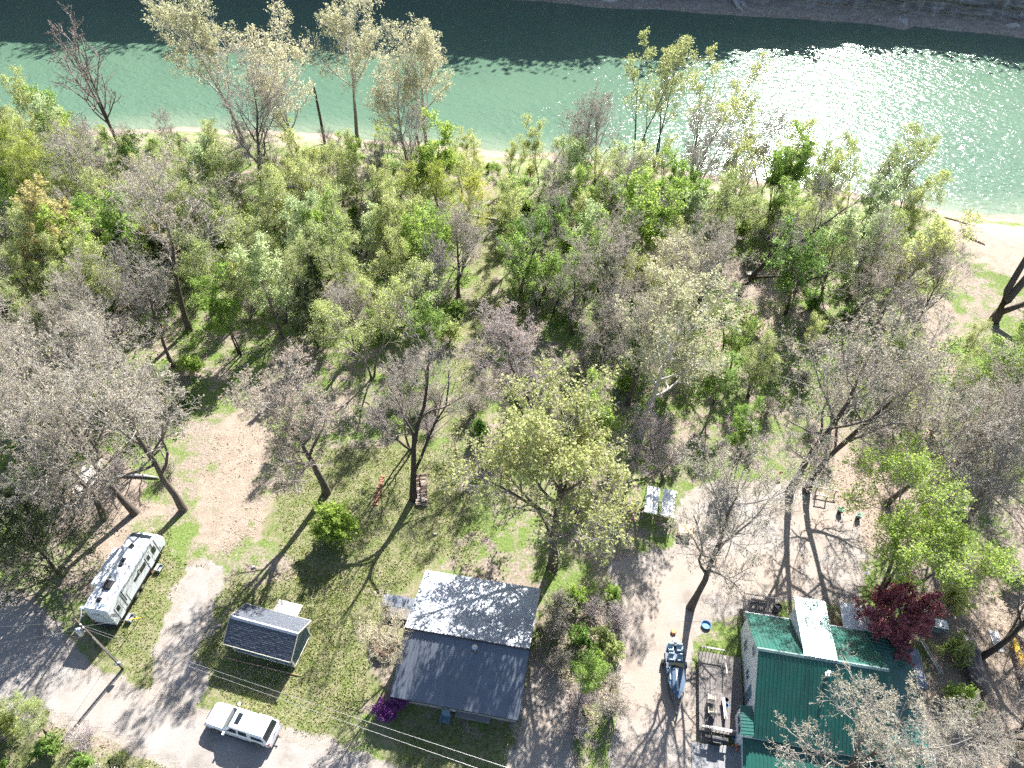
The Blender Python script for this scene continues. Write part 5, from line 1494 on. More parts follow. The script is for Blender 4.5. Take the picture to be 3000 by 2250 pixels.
P_('thin', *[T('sparse_tree', 31 + i, 25, r0=0.26, stems=2, splay=0.10, lean=0.05, clear=0.35, n1=9, a1=(34, 9), l1=0.26, n2=6, l2=0.5, n3=5, l3=0.5, n4=4, l4=0.55, trop=0.16, wig=0.12, bark='dark', leaf='oak', per=3, lsize=0.28, lt0=0.3, lspread=0.2) for i in range(2)])
P_('bare', *[T('bare_tree', 41 + i, 17, r0=0.26, stems=1 + i, splay=0.2, lean=0.08, clear=0.2, n1=11, a1=(42, 12), l1=0.46, n2=7, a2=(42, 12), l2=0.5, n3=6, l3=0.48, n4=5, l4=0.5, n5=2, trop=0.11, wig=0.14, bark='grey', leaf='bud', per=1, lsize=0.09, lt0=0.3, lspread=0.04, twig_r=0.017) for i in range(2)])
P_('mauve', T('bare_tree', 47, 14, r0=0.22, lean=0.06, clear=0.16, n1=13, a1=(48, 12), l1=0.46, n2=8, l2=0.5, n3=7, l3=0.5, n4=5, l4=0.55, n5=2, trop=0.10, wig=0.18, bark='mauve', leaf='pinkbud', per=1, lsize=0.10, lt0=0.5, lspread=0.03, twig_r=0.017))
P_('bud', *[T('budding_tree', 51 + i, 23, r0=0.36, lean=0.06, clear=0.26, n1=12, a1=(44, 12), l1=0.42, n2=8, a2=(43, 12), l2=0.5, n3=6, l3=0.5, n4=5, l4=0.5, n5=2, trop=0.09, wig=0.15, bark='grey', leaf='bud', per=1, lsize=0.15, lt0=0.1, lspread=0.07, twig_r=0.018) for i in range(3)])
P_('pinkbud', T('budding_tree', 57, 21, r0=0.42, lean=0.04, clear=0.28, n1=12, a1=(46, 10), l1=0.42, n2=8, a2=(43, 12), l2=0.5, n3=6, l3=0.5, n4=5, l4=0.5, n5=2, trop=0.09, wig=0.14, bark='grey', leaf='pinkbud', per=2, lsize=0.16, lt0=0.1, lspread=0.06, twig_r=0.018))
P_('darkbare', T('bare_tree', 63, 19, r0=0.36, lean=0.05, clear=0.18, n1=7, a1=(44, 8), l1=0.52, n2=8, a2=(42, 12), l2=0.42, n3=6, l3=0.48, n4=5, l4=0.5, n5=2, trop=0.12, wig=0.18, bark='dark', leaf=None, twig_r=0.017))
P_('dead', T('dead_tree', 71, 23, r0=0.46, stems=2, splay=0.14, lean=0.05, clear=0.32, n1=11, a1=(38, 9), l1=0.46, n2=5, a2=(38, 12), l2=0.45, n3=4, l3=0.45, n4=3, l4=0.5, trop=0.15, wig=0.13, bark='dead', twig_r=0.035, rmin=0.045))
P_('deadfork', T('dead_tree', 74, 13, r0=0.24, stems=2, splay=0.3, lean=0.05, clear=0.4, n1=4, a1=(38, 9), l1=0.35, n2=3, l2=0.4, n3=2, l3=0.45, n4=0, trop=0.14, wig=0.2, bark='dead', rmin=0.025))
P_('oak', T('oak_tree', 81, 18.5, r0=0.46, lean=0.03, clear=0.22, n1=15, a1=(58, 12), l1=0.64, n2=9, a2=(45, 12), l2=0.5, n3=7, l3=0.5, n4=5, l4=0.5, trop=0.09, wig=0.14, bark='grey', leaf='oak', per=2, lsize=0.27, lt0=0.2, lspread=0.12, tuft=2, twig_r=0.015))
P_('oaksmall', T('budding_tree', 84, 15, r0=0.24, lean=0.06, clear=0.22, n1=11, a1=(46, 12), l1=0.44, n2=7, l2=0.5, n3=6, l3=0.5, n4=4, l4=0.5, trop=0.10, wig=0.14, bark='grey', leaf='ochre', per=5, lsize=0.24, lt0=0.1, lspread=0.1))
P_('lime', *[T('lime_green_tree', 91 + i, 15, r0=0.22, stems=2 + i, splay=0.14, lean=0.05, clear=0.26, n1=10, a1=(45, 12), l1=0.38, n2=6, l2=0.5, n3=6, l3=0.5, n4=4, l4=0.5, trop=0.12, wig=0.15, bark='dark', leaf='lime', per=4, lsize=0.26, lt0=0.0, lspread=0.2, flat=0.3) for i in range(2)])
P_('green', *[T('green_tree', 101 + i, 13.5, r0=0.2, stems=1 + i, splay=0.12, lean=0.06, clear=0.25, n1=11, a1=(48, 12), l1=0.42, n2=6, l2=0.5, n3=6, l3=0.5, n4=4, l4=0.5, trop=0.10, wig=0.15, bark='dark', leaf='green', per=4, lsize=0.24, lt0=0.0, lspread=0.2, flat=0.3) for i in range(2)])
P_('spread', T('green_tree', 105, 16, r0=0.34, stems=3, splay=0.26, lean=0.05, clear=0.66, n1=20, a1=(54, 12), l1=0.46, n2=8, l2=0.5, n3=7, l3=0.5, n4=4, l4=0.5, trop=0.05, wig=0.15, bark='grey', leaf='lime', per=3, lsize=0.21, lt0=0.0, lspread=0.18, flat=0.3))
P_('olive', *[T('olive_green_tree', 111 + i, 14, r0=0.18, stems=1 + i % 3, splay=0.14, lean=0.08, clear=0.18, n1=11, a1=(40, 12), l1=0.36, n2=6, l2=0.5, n3=6, l3=0.5, n4=5, l4=0.55, trop=0.13, wig=0.15, bark='grey', leaf='olive', per=4, lsize=0.16, lt0=0.0, lspread=0.2, twig_r=0.015) for i in range(4)])
P_('pale', T('pale_green_tree', 121, 12.5, r0=0.18, lean=0.06, clear=0.2, n1=11, a1=(46, 12), l1=0.42, n2=6, l2=0.5, n3=6, l3=0.5, n4=4, l4=0.5, trop=0.12, wig=0.14, bark='grey', leaf='pale', per=4, lsize=0.22, lt0=0.0, lspread=0.18))
P_('willow', *[T('willow_tree', 131 + i, 15, r0=0.22, stems=2, splay=0.2, lean=0.08, clear=0.25, n1=10, a1=(38, 12), l1=0.38, n2=6, l2=0.55, n3=5, l3=0.55, n4=4, l4=0.6, trop=0.12, wig=0.14, bark='dark', leaf='willow', per=5, lsize=0.2, lt0=0.0, lspread=0.18, aspect=0.4) for i in range(2)])
P_('cedar', make_cedar('cedar', 141, 11, 3.2), make_cedar('cedar', 142, 8.5, 2.5))
P_('juniper', make_cedar('cedar', 143, 13, 6.5, n=80))
P_('smalltan', T('small_bare_tree', 151, 10, r0=0.13, stems=1, lean=0.1, clear=0.15, n1=12, a1=(46, 12), l1=0.42, n2=8, l2=0.5, n3=6, l3=0.5, n4=5, l4=0.5, trop=0.08, wig=0.16, bark='tan', leaf='bud', per=1, lsize=0.10, lt0=0.3, lspread=0.04, twig_r=0.013))
P_('maple', T('red_maple', 161, 5.2, r0=0.16, stems=2, splay=0.25, lean=0.05, clear=0.2, n1=12, a1=(58, 12), l1=0.6, n2=7, l2=0.5, n3=6, l3=0.5, n4=4, l4=0.5, trop=0.03, wig=0.16, bark='dark', leaf='maple', per=4, lsize=0.22, lt0=0.0, lspread=0.12, flat=0.4))
P_('limebush', make_bush('lime_bush', 171, 4.6, 2.6, 'lime', n=14000, lsize=0.24, stems=34))
P_('shrub', make_bush('green_shrub', 172, 1.9, 1.4, 'green', n=2600, lsize=0.2, stems=12), make_bush('green_shrub', 173, 2.6, 1.5, 'lime', n=2600, lsize=0.2, stems=12), make_bush('green_shrub', 176, 2.6, 1.7, 'olive', n=2400, lsize=0.2, stems=14))
P_('brush', make_bush('bare_brush', 174, 2.6, 1.7, None, 'mauve', stems=34), make_bush('bare_brush', 175, 3.0, 1.7, 'bud', 'grey', n=1100, lsize=0.12, stems=30))
P_('azalea', make_bush('purple_azalea', 177, 1.5, 1.25, 'azalea', n=7000, lsize=0.11, stems=30))
for k_, v_ in PROTO.items():
    pass

LAND = []          # landmarks for telling apart the woods' trees
PLACED = []
def plant(key, p, label, cat='tree', group=None, var=None, s=1.0, rz=None, tilt=(0, 0), zs=1.0, rngv=random.Random(77)):
    vs_ = PROTO[key]
    pr = vs_[(var if var is not None else rngv.randrange(len(vs_))) % len(vs_)]
    rz = rngv.uniform(0, 6.283) if rz is None else rz
    root = bpy.data.objects.new(pr['name'], None)
    root.empty_display_size = 0.5
    root.location = (p[0], p[1], ground(p))
    root.rotation_euler = (Matrix.Rotation(tilt[1], 3, 'Y') @ Matrix.Rotation(tilt[0], 3, 'X') @ Matrix.Rotation(rz, 3, 'Z')).to_euler()
    root.scale = (s, s, s * zs)
    link(root)
    for nm, me in pr['parts']:
        o = link(bpy.data.objects.new(nm, me), root)
        if nm == 'twigs': o['kind'] = 'stuff'
    tag(root, label, cat, group)
    PLACED.append((p[0], p[1], key, s, root))
    return root
def crown_at(px, py, key, s=1.0, var=0, f=1.0):
    """ground point below a crown whose middle shows at px, py"""
    pr = PROTO[key][var % len(PROTO[key])]
    z = pr['cz'] * s * f
    p = av(px, py, z)
    for i in range(4):
        p = av(px, py, z + ground(p))
    return p

# ------------------------------------------------------------------ the trees one can point to
# key, photo point of the base (2212-wide), variant, scale, tilt, label
B = on_ground
NAMED = [
    ('dead', B(272, 352), 0, 1.12, (0, -0.08), 'tall two-stemmed leafless dead tree against the river at upper left'),
    ('syc', B(528, 312), 0, 1.06, (0, -0.06), 'wide-crowned tall riverbank sycamore, first from the left'),
    ('syc', B(662, 382), 1, 1.02, (0, -0.04), 'tall pale-limbed riverbank sycamore, second from the left'),
    ('syc', B(775, 318), 2, 1.08, (0, -0.07), 'tallest yellowish riverbank sycamore, third from the left'),
    ('syc', B(884, 382), 1, 0.84, (0, -0.04), 'slim leaning riverbank sycamore, fourth from the left'),
    ('syc', B(925, 345), 0, 0.99, (0, 0.01), 'round-crowned sycamore with straight dark trunk, fifth along the riverbank'),
    ('bare', B(1285, 400), 0, 0.95, (0, 0), 'bare dark tree standing against the glinting water'),
    ('thin', B(1368, 362), 0, 1.02, (0, -0.02), 'slender yellow-topped tree before the glitter, left of its pair'),
    ('thin', B(1408, 372), 1, 0.95, (0, 0.03), 'slender yellow-topped tree before the glitter, right of its pair'),
    ('thin', B(1496, 382), 0, 0.96, (0, 0.03), 'tall sparse tree with a leaning stem in the brightest glitter'),
    ('olive', B(1640, 425), 1, 1.15, (0, 0), 'light green tree overlapping the glitter above the woods'),
    ('dead', B(1880, 478), 0, 0.55, (0, 0.16), 'cluster of bare dark stems leaning right over the water'),
    ('bare', B(2240, 600), 1, 0.8, (0, 0), 'bare tree at the right edge in front of the sandbar'),
    ('willow', B(185, 505), 0, 1.12, (-0.1, -0.2), 'yellow-green willow on dark leaning stems near the left edge'),
    ('willow', B(130, 492), 1, 1.1, (-0.1, -0.25), 'yellow-green willow leaning over the left edge, next to its twin'),
    ('willow', crown_at(30, 350, 'willow'), 1, 0.95, (0, -0.1), 'yellow-green willow cut by the left edge'),
    ('olive', B(130, 385), 2, 0.8, (0, 0), 'thin young tree on the bank left of the dead tree'),
    ('bare', B(282, 502), 0, 1.1, (0, -0.22), 'grey many-stemmed bare tree spreading left in the upper left woods'),
    ('bare', B(420, 537), 1, 0.95, (0, -0.12), 'bare forked tree on the sunlit grass of the left woods'),
    ('oaksmall', crown_at(70, 500, 'oaksmall'), 0, 1.1, (0, 0), 'golden ochre budding tree near the left edge'),
    ('oaksmall', crown_at(335, 520, 'oaksmall', 0.6), 0, 0.6, (0, 0), 'small peach-coloured budding tree in the left woods'),
    ('cedar', crown_at(285, 590, 'cedar'), 0, 1.0, (0, 0), 'dark cedar in the left woods, left of its neighbour'),
    ('cedar', crown_at(345, 630, 'cedar', 1, 1), 1, 1.15, (0, 0), 'dark cedar in the left woods, right of its neighbour'),
    ('bare', crown_at(30, 690, 'bare'), 1, 0.95, (0, -0.1), 'bare grey tree at the left edge above the budding trees'),
    ('bare', crown_at(130, 680, 'bare'), 0, 0.85, (0, 0), 'bare grey tree between the left edge and the cedars'),
    ('bud', B(396, 1102), 0, 1.05, (-0.06, -0.12), 'wide tan budding tree whose trunk stands beyond the trailer'),
    ('bud', B(292, 1108), 1, 1.0, (-0.04, -0.22), 'tan budding tree with leaning trunk above the trailer'),
    ('bud', crown_at(70, 900, 'bud'), 2, 0.95, (0, 0), 'tan budding tree at the left edge above the juniper'),
    ('bud', crown_at(250, 730, 'bud', 0.8), 2, 0.85, (0, 0), 'tan budding tree below the pair of dark cedars'),
    ('pinkbud', B(706, 1064), 0, 1.0, (-0.03, -0.03), 'pinkish budding tree with thick trunk above the lime bush'),
    ('darkbare', B(893, 1078), 0, 1.05, (0, 0.0), 'dark-limbed bare tree standing over the firewood stack'),
    ('mauve', crown_at(1165, 770, 'mauve', 1.15), 0, 1.2, (0, 0), 'dense mauve-grey leafless tree in the middle of the photo'),
    ('cedar', crown_at(1235, 850, 'cedar', 0.7), 1, 0.75, (0, 0), 'dark cedar half hidden right of the mauve-grey tree'),
    ('cedar', crown_at(1110, 880, 'cedar', 0.6), 0, 0.6, (0, 0), 'dark cedar at the foot of the mauve-grey tree'),
    ('sycbig', crown_at(1420, 750, 'sycbig', 0.95), 0, 0.95, (0, 0), 'white-limbed sycamore with twisting branches right of centre'),
    ('syc', crown_at(1440, 620, 'syc', 0.6), 2, 0.62, (0, 0), 'small pale-barked sycamore behind the white-limbed one'),
    ('oak', crown_at(1208, 1050, 'oak', 1.05), 0, 1.08, (0, 0), 'large yellow-green oak in catkin beside the grey house'),
    ('lime', crown_at(1300, 890, 'lime', 0.8), 0, 0.8, (0, 0), 'lime-green tree peeping out behind the yellow-green oak'),
    ('bud', B(1706, 1062), 1, 1.1, (-0.05, 0.1), 'twin-trunk budding tree in the clearing right of centre'),
    ('bud', B(1742, 1060), 2, 1.0, (-0.05, 0.22), 'leaning budding tree just right of the twin-trunk one'),
    ('bud', B(1492, 1312), 0, 0.95, (-0.03, 0.16), 'budding tree leaning right between the drive and the green-roofed house'),
    ('spread', B(1905, 1288), 0, 1.0, (0.0, 0.06), 'broad fresh-green tree behind the red maple'),
    ('maple', av(1944, 1335, 2.6), 0, 1.2, (0, 0), 'dark red Japanese-style maple at the corner of the green roof'),
    ('bare', B(1915, 1088), 0, 1.1, (0, 0.12), 'grey bare tree with reddish trunk in the right woods'),
    ('bare', B(1990, 1062), 1, 1.25, (0, 0.18), 'grey bare tree leaning right above the broad green tree'),
    ('bare', crown_at(2130, 900, 'bare', 1.2), 0, 1.15, (0, 0.1), 'grey bare tree by the right edge, middle height'),
    ('bare', crown_at(2190, 1010, 'bare', 1.1), 1, 1.1, (0, 0), 'grey bare tree cut by the right edge above the broad green tree'),
    ('darkbare', B(2118, 1420), 0, 0.75, (0, 0.35), 'dark bare tree leaning right beside the tarped boat'),
    ('darkbare', B(2105, 1610), 0, 0.8, (0, 0.12), 'dark bare tree below the tarped boat at lower right'),
    ('bud', crown_at(1890, 1590, 'bud', 0.8), 1, 0.82, (0, 0), 'pale budding tree overlapping the green roof at the bottom edge'),
    ('bare', crown_at(2060, 1610, 'bare', 0.7), 1, 0.72, (0, 0), 'grey bare tree right of the green roof at the bottom edge'),
    ('smalltan', B(870, 1420), 0, 1.0, (0, -0.12), 'small straw-coloured bare tree at the left end of the grey house'),
    ('juniper', crown_at(85, 1190, 'juniper', 1.0, f=0.8), 0, 1.0, (0, 0), 'big dark juniper left of the trailer'),
    ('limebush', crown_at(728, 1130, 'limebush', 1.0), 0, 1.0, (0, 0), 'round bright lime bush on the lawn'),
    ('lime', B(1385, 602), 1, 1.2, (0, 0), 'large bright lime-green tree above the middle of the photo'),
    ('lime', crown_at(1490, 430, 'lime', 0.8), 0, 0.8, (0, 0), 'lime-green tree right of the large bright one'),
    ('darkbare', B(1592, 642), 0, 1.15, (0, 0.14), 'dark leaning bare tree beside the picnic table'),
    ('green', crown_at(1740, 555, 'green', 1.1), 0, 1.15, (0, 0), 'rounded fresh-green tree in the right woods, left of two'),
    ('pale', crown_at(1815, 540, 'pale', 1.0), 0, 1.05, (0, 0), 'pale green tree in the right woods beside the rounded one'),
    ('olive', crown_at(1960, 560, 'olive', 1.2), 0, 1.3, (0, 0.1), 'wide twiggy green tree below the sandbar'),
    ('bare', B(1878, 690), 1, 0.9, (0, 0.2), 'bare many-limbed tree below the wide twiggy green tree'),
    ('pale', crown_at(578, 620, 'pale', 1.0), 0, 1.1, (0, 0), 'silvery pale green tree in the middle of the left woods'),
    ('lime', crown_at(480, 660, 'lime', 0.85), 0, 0.85, (0, 0), 'bright lime tree left of the silvery pale green one'),
    ('cedar', crown_at(672, 690, 'cedar', 1.0), 0, 1.0, (0, 0), 'dark cedar right of the silvery pale green tree'),
    ('olive', crown_at(780, 690, 'olive', 1.0, 1), 1, 1.1, (0, 0), 'olive tree right of the middle cedar in the left woods'),
    ('lime', crown_at(700, 480, 'lime', 0.9), 1, 0.9, (0, 0), 'bright lime tree in the upper left woods near the dead fork'),
    ('deadfork', B(778, 545), 0, 1.05, (0, -0.1), 'dead forked tree with bare twin limbs in the left woods'),
    ('darkbare', B(1125, 640), 0, 0.8, (0, 0.05), 'dark bare tree at the edge of the grassy path'),
    ('bare', B(990, 640), 0, 0.95, (0, -0.02), 'bare upright tree left of the grassy path'),
    ('green', crown_at(1165, 560, 'green', 0.9), 1, 0.9, (0, 0), 'green tree right of the grassy path'),
    ('lime', crown_at(760, 330, 'green', 0.6), 0, 0.62, (0, 0), 'small lime tree under the tallest sycamore'),
    ('olive', crown_at(1010, 370, 'olive', 0.8, 2), 2, 0.85, (0, 0), 'feathery light green tree right of the straight-trunked sycamore'),
    ('lime', crown_at(1615, 930, 'lime', 0.55), 0, 0.6, (0, 0), 'small yellow-green tree left of the twin-trunk budding tree'),
    ('green', crown_at(2190, 810, 'green', 0.9), 0, 0.95, (0, 0), 'deep green tree at the right edge'),
    ('mauve', crown_at(1455, 950, 'mauve', 0.8), 0, 0.8, (0, 0), 'brownish bare tree right of the yellow-green oak'),
    ('bare', crown_at(870, 850, 'bare', 0.8), 1, 0.8, (0, 0), 'pale grey bare tree behind the dark-limbed one'),
    ('olive', crown_at(45, 1545, 'olive', 0.5, 3), 3, 0.55, (0, 0), 'sparse sapling in the bottom left corner by the road'),
    ('cedar', av(262, 1660, 0.5), 1, 0.3, (0, 0), 'small cedar seedling at the bottom edge below the road'),
    ('green', crown_at(1262, 1440, 'green', 0.42), 0, 0.5, (0, 0), 'small leafy green tree in the strip between the two drives'),
]
for key, p, var, s, tilt, lab in NAMED:
    plant(key, p, lab, 'tree', None, var, s, None, tilt)
    LAND.append((lab, p[0], p[1]))
def leaning_tree():
    p = on_ground(2146, 694)
    t = thing('leaning_tree', p, 0, 'massive dark multi-trunk tree leaning right out of the photo', 'tree')
    def limb(name, pts, r):
        o = MB().tube(pts, r, 9).build(name, BARK['grey'], t, smooth_shade=True)
        a = o.data.attributes.new('girth', 'FLOAT', 'POINT'); a.data.foreach_set('value', [0.16] * len(o.data.vertices))
    limb('trunk', [(0, 0, -0.5), (0.1, 0.1, 1.5), (0.5, 0.4, 3.2), (2.6, 1.6, 8.5), (5.0, 2.6, 14), (7, 3, 19)], [0.75, 0.6, 0.5, 0.42, 0.34, 0.2])
    limb('limb', [(0.1, 0.1, 1.6), (0.1, 0.9, 4.5), (1.4, 2.6, 9.5), (2.2, 3.6, 14), (2.4, 4.2, 18)], [0.5, 0.42, 0.34, 0.24, 0.1])
    limb('limb', [(0.2, 0.1, 1.4), (2.2, -0.2, 3.0), (5.5, -0.4, 6.5), (9, -1, 11)], [0.42, 0.36, 0.3, 0.16])
    LAND.append(('massive dark multi-trunk tree leaning right', p.x, p.y))
leaning_tree()
# snapped trunks by the river
def snag(px, py, h, r, tilt, lab):
    p = on_ground(px, py)
    o = MB().tube([(0, 0, -0.2), (0.05, 0, h * 0.5), (0.0, 0.05, h * 0.92), (0.03, 0, h)], [r, r * 0.85, r * 0.75, 0.03], 8).build('snag', BARK['dead'])
    o.location, o.rotation_euler = p, tilt
    a = o.data.attributes.new('girth', 'FLOAT', 'POINT'); a.data.foreach_set('value', [0.2] * len(o.data.vertices))
    tag(o, lab, 'dead trunk', 'snapped dead trunks')
snag(912, 366, 6.5, 0.26, (0, -0.05, 0), 'snapped dark trunk beside the straight-trunked sycamore')
snag(836, 382, 5.0, 0.16, (0, -0.2, 0), 'thin snapped trunk left of the slim leaning sycamore')
snag(1190, 362, 5.0, 0.2, (0, 0.5, 0), 'dead trunk leaning right over the shoreline')
snag(702, 310, 11, 0.28, (0, 0.0, 0), 'ivy-dark straight trunk between second and third sycamores')
# azalea and other garden plants
plant('azalea', av(868, 1515, 0.2), 'purple flowering azalea at the near left corner of the grey house', 'shrub', None, 0, 1.2, 0.0)
plant('azalea', av(838, 1540, 0.3), 'second purple azalea mound, just outside the eave', 'shrub', None, 0, 1.15, 1.3)

# ------------------------------------------------------------------ the woods between them
KEEP = [poly_w([(1025, 440), (1085, 480), (1070, 650), (1040, 780), (1015, 960), (960, 960), (985, 780), (1010, 650)]), poly_w([(420, 900), (620, 860), (1010, 960), (1015, 1240), (420, 1240)]), poly_w([(1540, 560), (1720, 580), (1700, 720), (1540, 720)]), poly_w([(1985, 430), (2500, 430), (2500, 780), (2080, 780), (2000, 980), (1930, 980), (1975, 800), (1990, 640), (2060, 560)])]
WOODS = [
    (poly_w([(-160, 300), (120, 330), (260, 400), (520, 425), (1000, 420), (1010, 560), (960, 790), (760, 760), (560, 700), (420, 740), (200, 720), (-160, 800)]), 4.6,
     {'olive': 52, 'lime': 10, 'bare': 12, 'bud': 2, 'green': 7, 'pale': 7, 'willow': 8, 'cedar': 2, 'oaksmall': 2}, (0.65, 1.12), 'in the left woods'),
    (poly_w([(1090, 390), (1500, 405), (1930, 470), (1960, 620), (1900, 660), (1720, 650), (1540, 560), (1280, 640), (1090, 560)]), 4.4,
     {'olive': 58, 'lime': 10, 'bare': 8, 'green': 8, 'pale': 16}, (0.6, 1.05), 'in the right woods'),
    (poly_w([(-120, 300), (800, 335), (1480, 395), (1480, 425), (900, 400), (-120, 380)]), 7.5, {'olive': 45, 'willow': 25, 'bare': 30}, (0.35, 0.6), 'in the riverbank thicket'),
    (poly_w([(1900, 700), (2300, 760), (2300, 1010), (2100, 1040), (1900, 980)]), 6.0, {'bare': 35, 'olive': 45, 'bud': 20}, (0.55, 0.85), 'in the woods by the right edge'),
    (poly_w([(1110, 560), (1280, 610), (1580, 690), (1620, 880), (1320, 880), (1240, 720), (1110, 700)]), 4.3, {'olive': 40, 'bud': 35, 'green': 15, 'bare': 10}, (0.55, 0.85), 'in the middle woods'),
    (poly_w([(-120, 780), (380, 780), (440, 960), (200, 1000), (-120, 1080)]), 6.5, {'bud': 60, 'bare': 30, 'olive': 10}, (0.5, 0.75), 'in the budding woods at left'),
    (poly_w([(1560, 650), (1720, 650), (1900, 700), (1880, 900), (1640, 900)]), 8.0, {'bud': 55, 'bare': 25, 'olive': 20}, (0.5, 0.75), 'in the budding woods right of centre'),
]
LOOK = {'olive': 'olive-green young tree', 'lime': 'bright lime leafy tree', 'bare': 'leafless grey tree', 'bud': 'tan budding tree', 'green': 'fresh-green leafy tree', 'pale': 'pale green tree',
        'willow': 'yellow-green willow', 'cedar': 'dark cedar', 'oaksmall': 'ochre budding tree', 'shrub': 'low leafy green shrub', 'brush': 'low leafless brush clump'}
MARKS = []
for lab, x, y in LAND:
    w = lab.split(',')[0].split(' in the ')[0].split(' at ')[0].split(' near ')[0].split(' behind ')[0].split(' beside ')[0].split(' above ')[0].split(' below ')[0].split(' against ')[0].split(' right of ')[0].split(' left of ')[0].split(' standing ')[0].split(' under ')[0].split(' overlapping ')[0].split(' on ')[0].split(' between ')[0].split(' before ')[0].split(' whose ')[0].split(' with ')[0].split(' by ')[0].split(' cut ')[0].split(' leaning over ')[0].split(' half ')[0].split(' leaning right')[0].split(' spreading')[0].split(' peeping')[0]
    MARKS.append([w, x, y])
cnt = {}
for m_ in MARKS: cnt[m_[0]] = cnt.get(m_[0], 0) + 1
MARKS = [m_ for m_ in MARKS if cnt[m_[0]] == 1]
FILL = []
def scatter(poly, dmin, seed, n_try=4000, others=None):
    rng = random.Random(seed)
    x0, y0 = poly.min(0); x1, y1 = poly.max(0)
    pts = []
    base = [(a, b) for a, b, *_ in PLACED] if others is None else others
    cand = np.array([(rng.uniform(x0, x1), rng.uniform(y0, y1)) for i in range(n_try)])
    ok = sdist(poly, cand[:, 0], cand[:, 1]) > 0
    for kp in KEEP: ok &= sdist(kp, cand[:, 0], cand[:, 1]) < 0.5
    ok &= shore_y(cand[:, 0]) - cand[:, 1] > 1.5
    # only where the photo looks
    dpt = cand[:, 1] * math.cos(PITCH) + CAM_H * math.sin(PITCH)
    ok &= np.abs(cand[:, 0] / dpt) < 0.80
    for x, y in cand[ok]:
        if all((x - a) ** 2 + (y - b) ** 2 > dmin * dmin for a, b in pts) and all((x - a) ** 2 + (y - b) ** 2 > (0.62 * dmin) ** 2 for a, b in base):
            pts.append((x, y))
    return pts
rw = random.Random(2024)
for wi, (poly, dmin, mix_, sc, where) in enumerate(WOODS):
    keys, wts = list(mix_), list(mix_.values())
    for x, y in scatter(poly, dmin, 100 + wi):
        key = rw.choices(keys, wts)[0]
        s = rw.uniform(*sc)
        o = plant(key, (x, y), None, 'tree', 'trees of the woods', None, s, None, (rw.uniform(-.08, .05), rw.uniform(-.1, .1)))
        FILL.append((o, key, x, y, where))
SHRUBS = [
    (poly_w([(0, 360), (300, 420), (1000, 430), (1000, 780), (600, 700), (0, 790)]), 4.4, {'shrub': 75, 'brush': 25}),
    (poly_w([(1090, 400), (1980, 480), (1900, 700), (1300, 640), (1090, 560)]), 4.2, {'shrub': 70, 'brush': 30}),
    (poly_w([(1200, 1290), (1335, 1290), (1325, 1560), (1240, 1600), (1205, 1450)]), 1.8, {'shrub': 38, 'brush': 62}),
    (poly_w([(0, 800), (420, 800), (400, 1020), (0, 1120)]), 4.5, {'shrub': 50, 'brush': 50}),
    (poly_w([(1020, 820), (1300, 800), (1440, 900), (1400, 1010), (1020, 960)]), 3.4, {'shrub': 60, 'brush': 40}),
    (poly_w([(1600, 700), (2200, 700), (2200, 1050), (1900, 1020), (1640, 940)]), 4.8, {'shrub': 35, 'brush': 65}),
    (poly_w([(-40, 1545), (200, 1600), (330, 1659), (330, 1720), (-60, 1720)]), 2.4, {'shrub': 60, 'brush': 40}),
    (poly_w([(780, 930), (940, 820), (950, 960), (830, 1000)]), 2.6, {'shrub': 75, 'brush': 25}),
    (poly_w([(2010, 1290), (2212, 1240), (2212, 1659), (2080, 1659), (2040, 1400)]), 4.5, {'shrub': 60, 'brush': 40}),
    (poly_w([(0, 290), (1500, 385), (1500, 410), (0, 330)]), 4.5, {'brush': 60, 'shrub': 40}),
]
for wi, (poly, dmin, mix_) in enumerate(SHRUBS):
    keys, wts = list(mix_), list(mix_.values())
    for x, y in scatter(poly, dmin, 300 + wi, 2500):
        key = rw.choices(keys, wts)[0]
        o = plant(key, (x, y), None, 'shrub', 'shrubs of the undergrowth', None, rw.uniform(0.6, 1.2))
        FILL.append((o, key, x, y, ''))
# say which one: nearest pointable tree, side, and order outward
EXTRA = [('white travel trailer', -36.4, 34.3), ('blue-grey shed', -21.5, 28.8), ('grey house', -3.85, 27.1), ('green-roofed house', 25, 24.7), ('utility pole', -34.6, 26.7), ('firewood stack', -9.7, 45.9),
         ('picnic table', *on_ground(1625, 598)[:2]), ('tarped boat', 40.3, 26.5), ('white shelter', 15.3, 43.2), ('white pickup', -22.2, 21.6), ('boat on its trailer', 14.2, 25.9)]
ALLM = [(a.replace('tall ', ''), b, c) for a, b, c in MARKS] + EXTRA
ORD = ['nearest', 'second', 'third', 'fourth', 'fifth', 'sixth', 'seventh', 'eighth', 'ninth', 'tenth']
bucket = {}
USED = {lab for *_, lab in NAMED}
for o, key, x, y, where in FILL:
    best = min(ALLM, key=lambda m_: (m_[1] - x) ** 2 + (m_[2] - y) ** 2)
    dx, dy = x - best[1], y - best[2]
    rel = ('right of' if dx > 0 else 'left of') if abs(dx) > abs(dy) else ('behind' if dy > 0 else 'in front of')
    bucket.setdefault((LOOK[key], rel, best[0]), []).append((dx * dx + dy * dy, o))
for (look, rel, lm), lst in bucket.items():
    lst.sort(key=lambda t: t[0])
    for i, (d, o) in enumerate(lst):
        art = '' if len(lst) == 1 else (ORD[min(i, 9)] + ' ')
        text = f'{art}{look} {rel} the {lm}'
        o['label'] = text if text not in USED else 'smaller ' + text

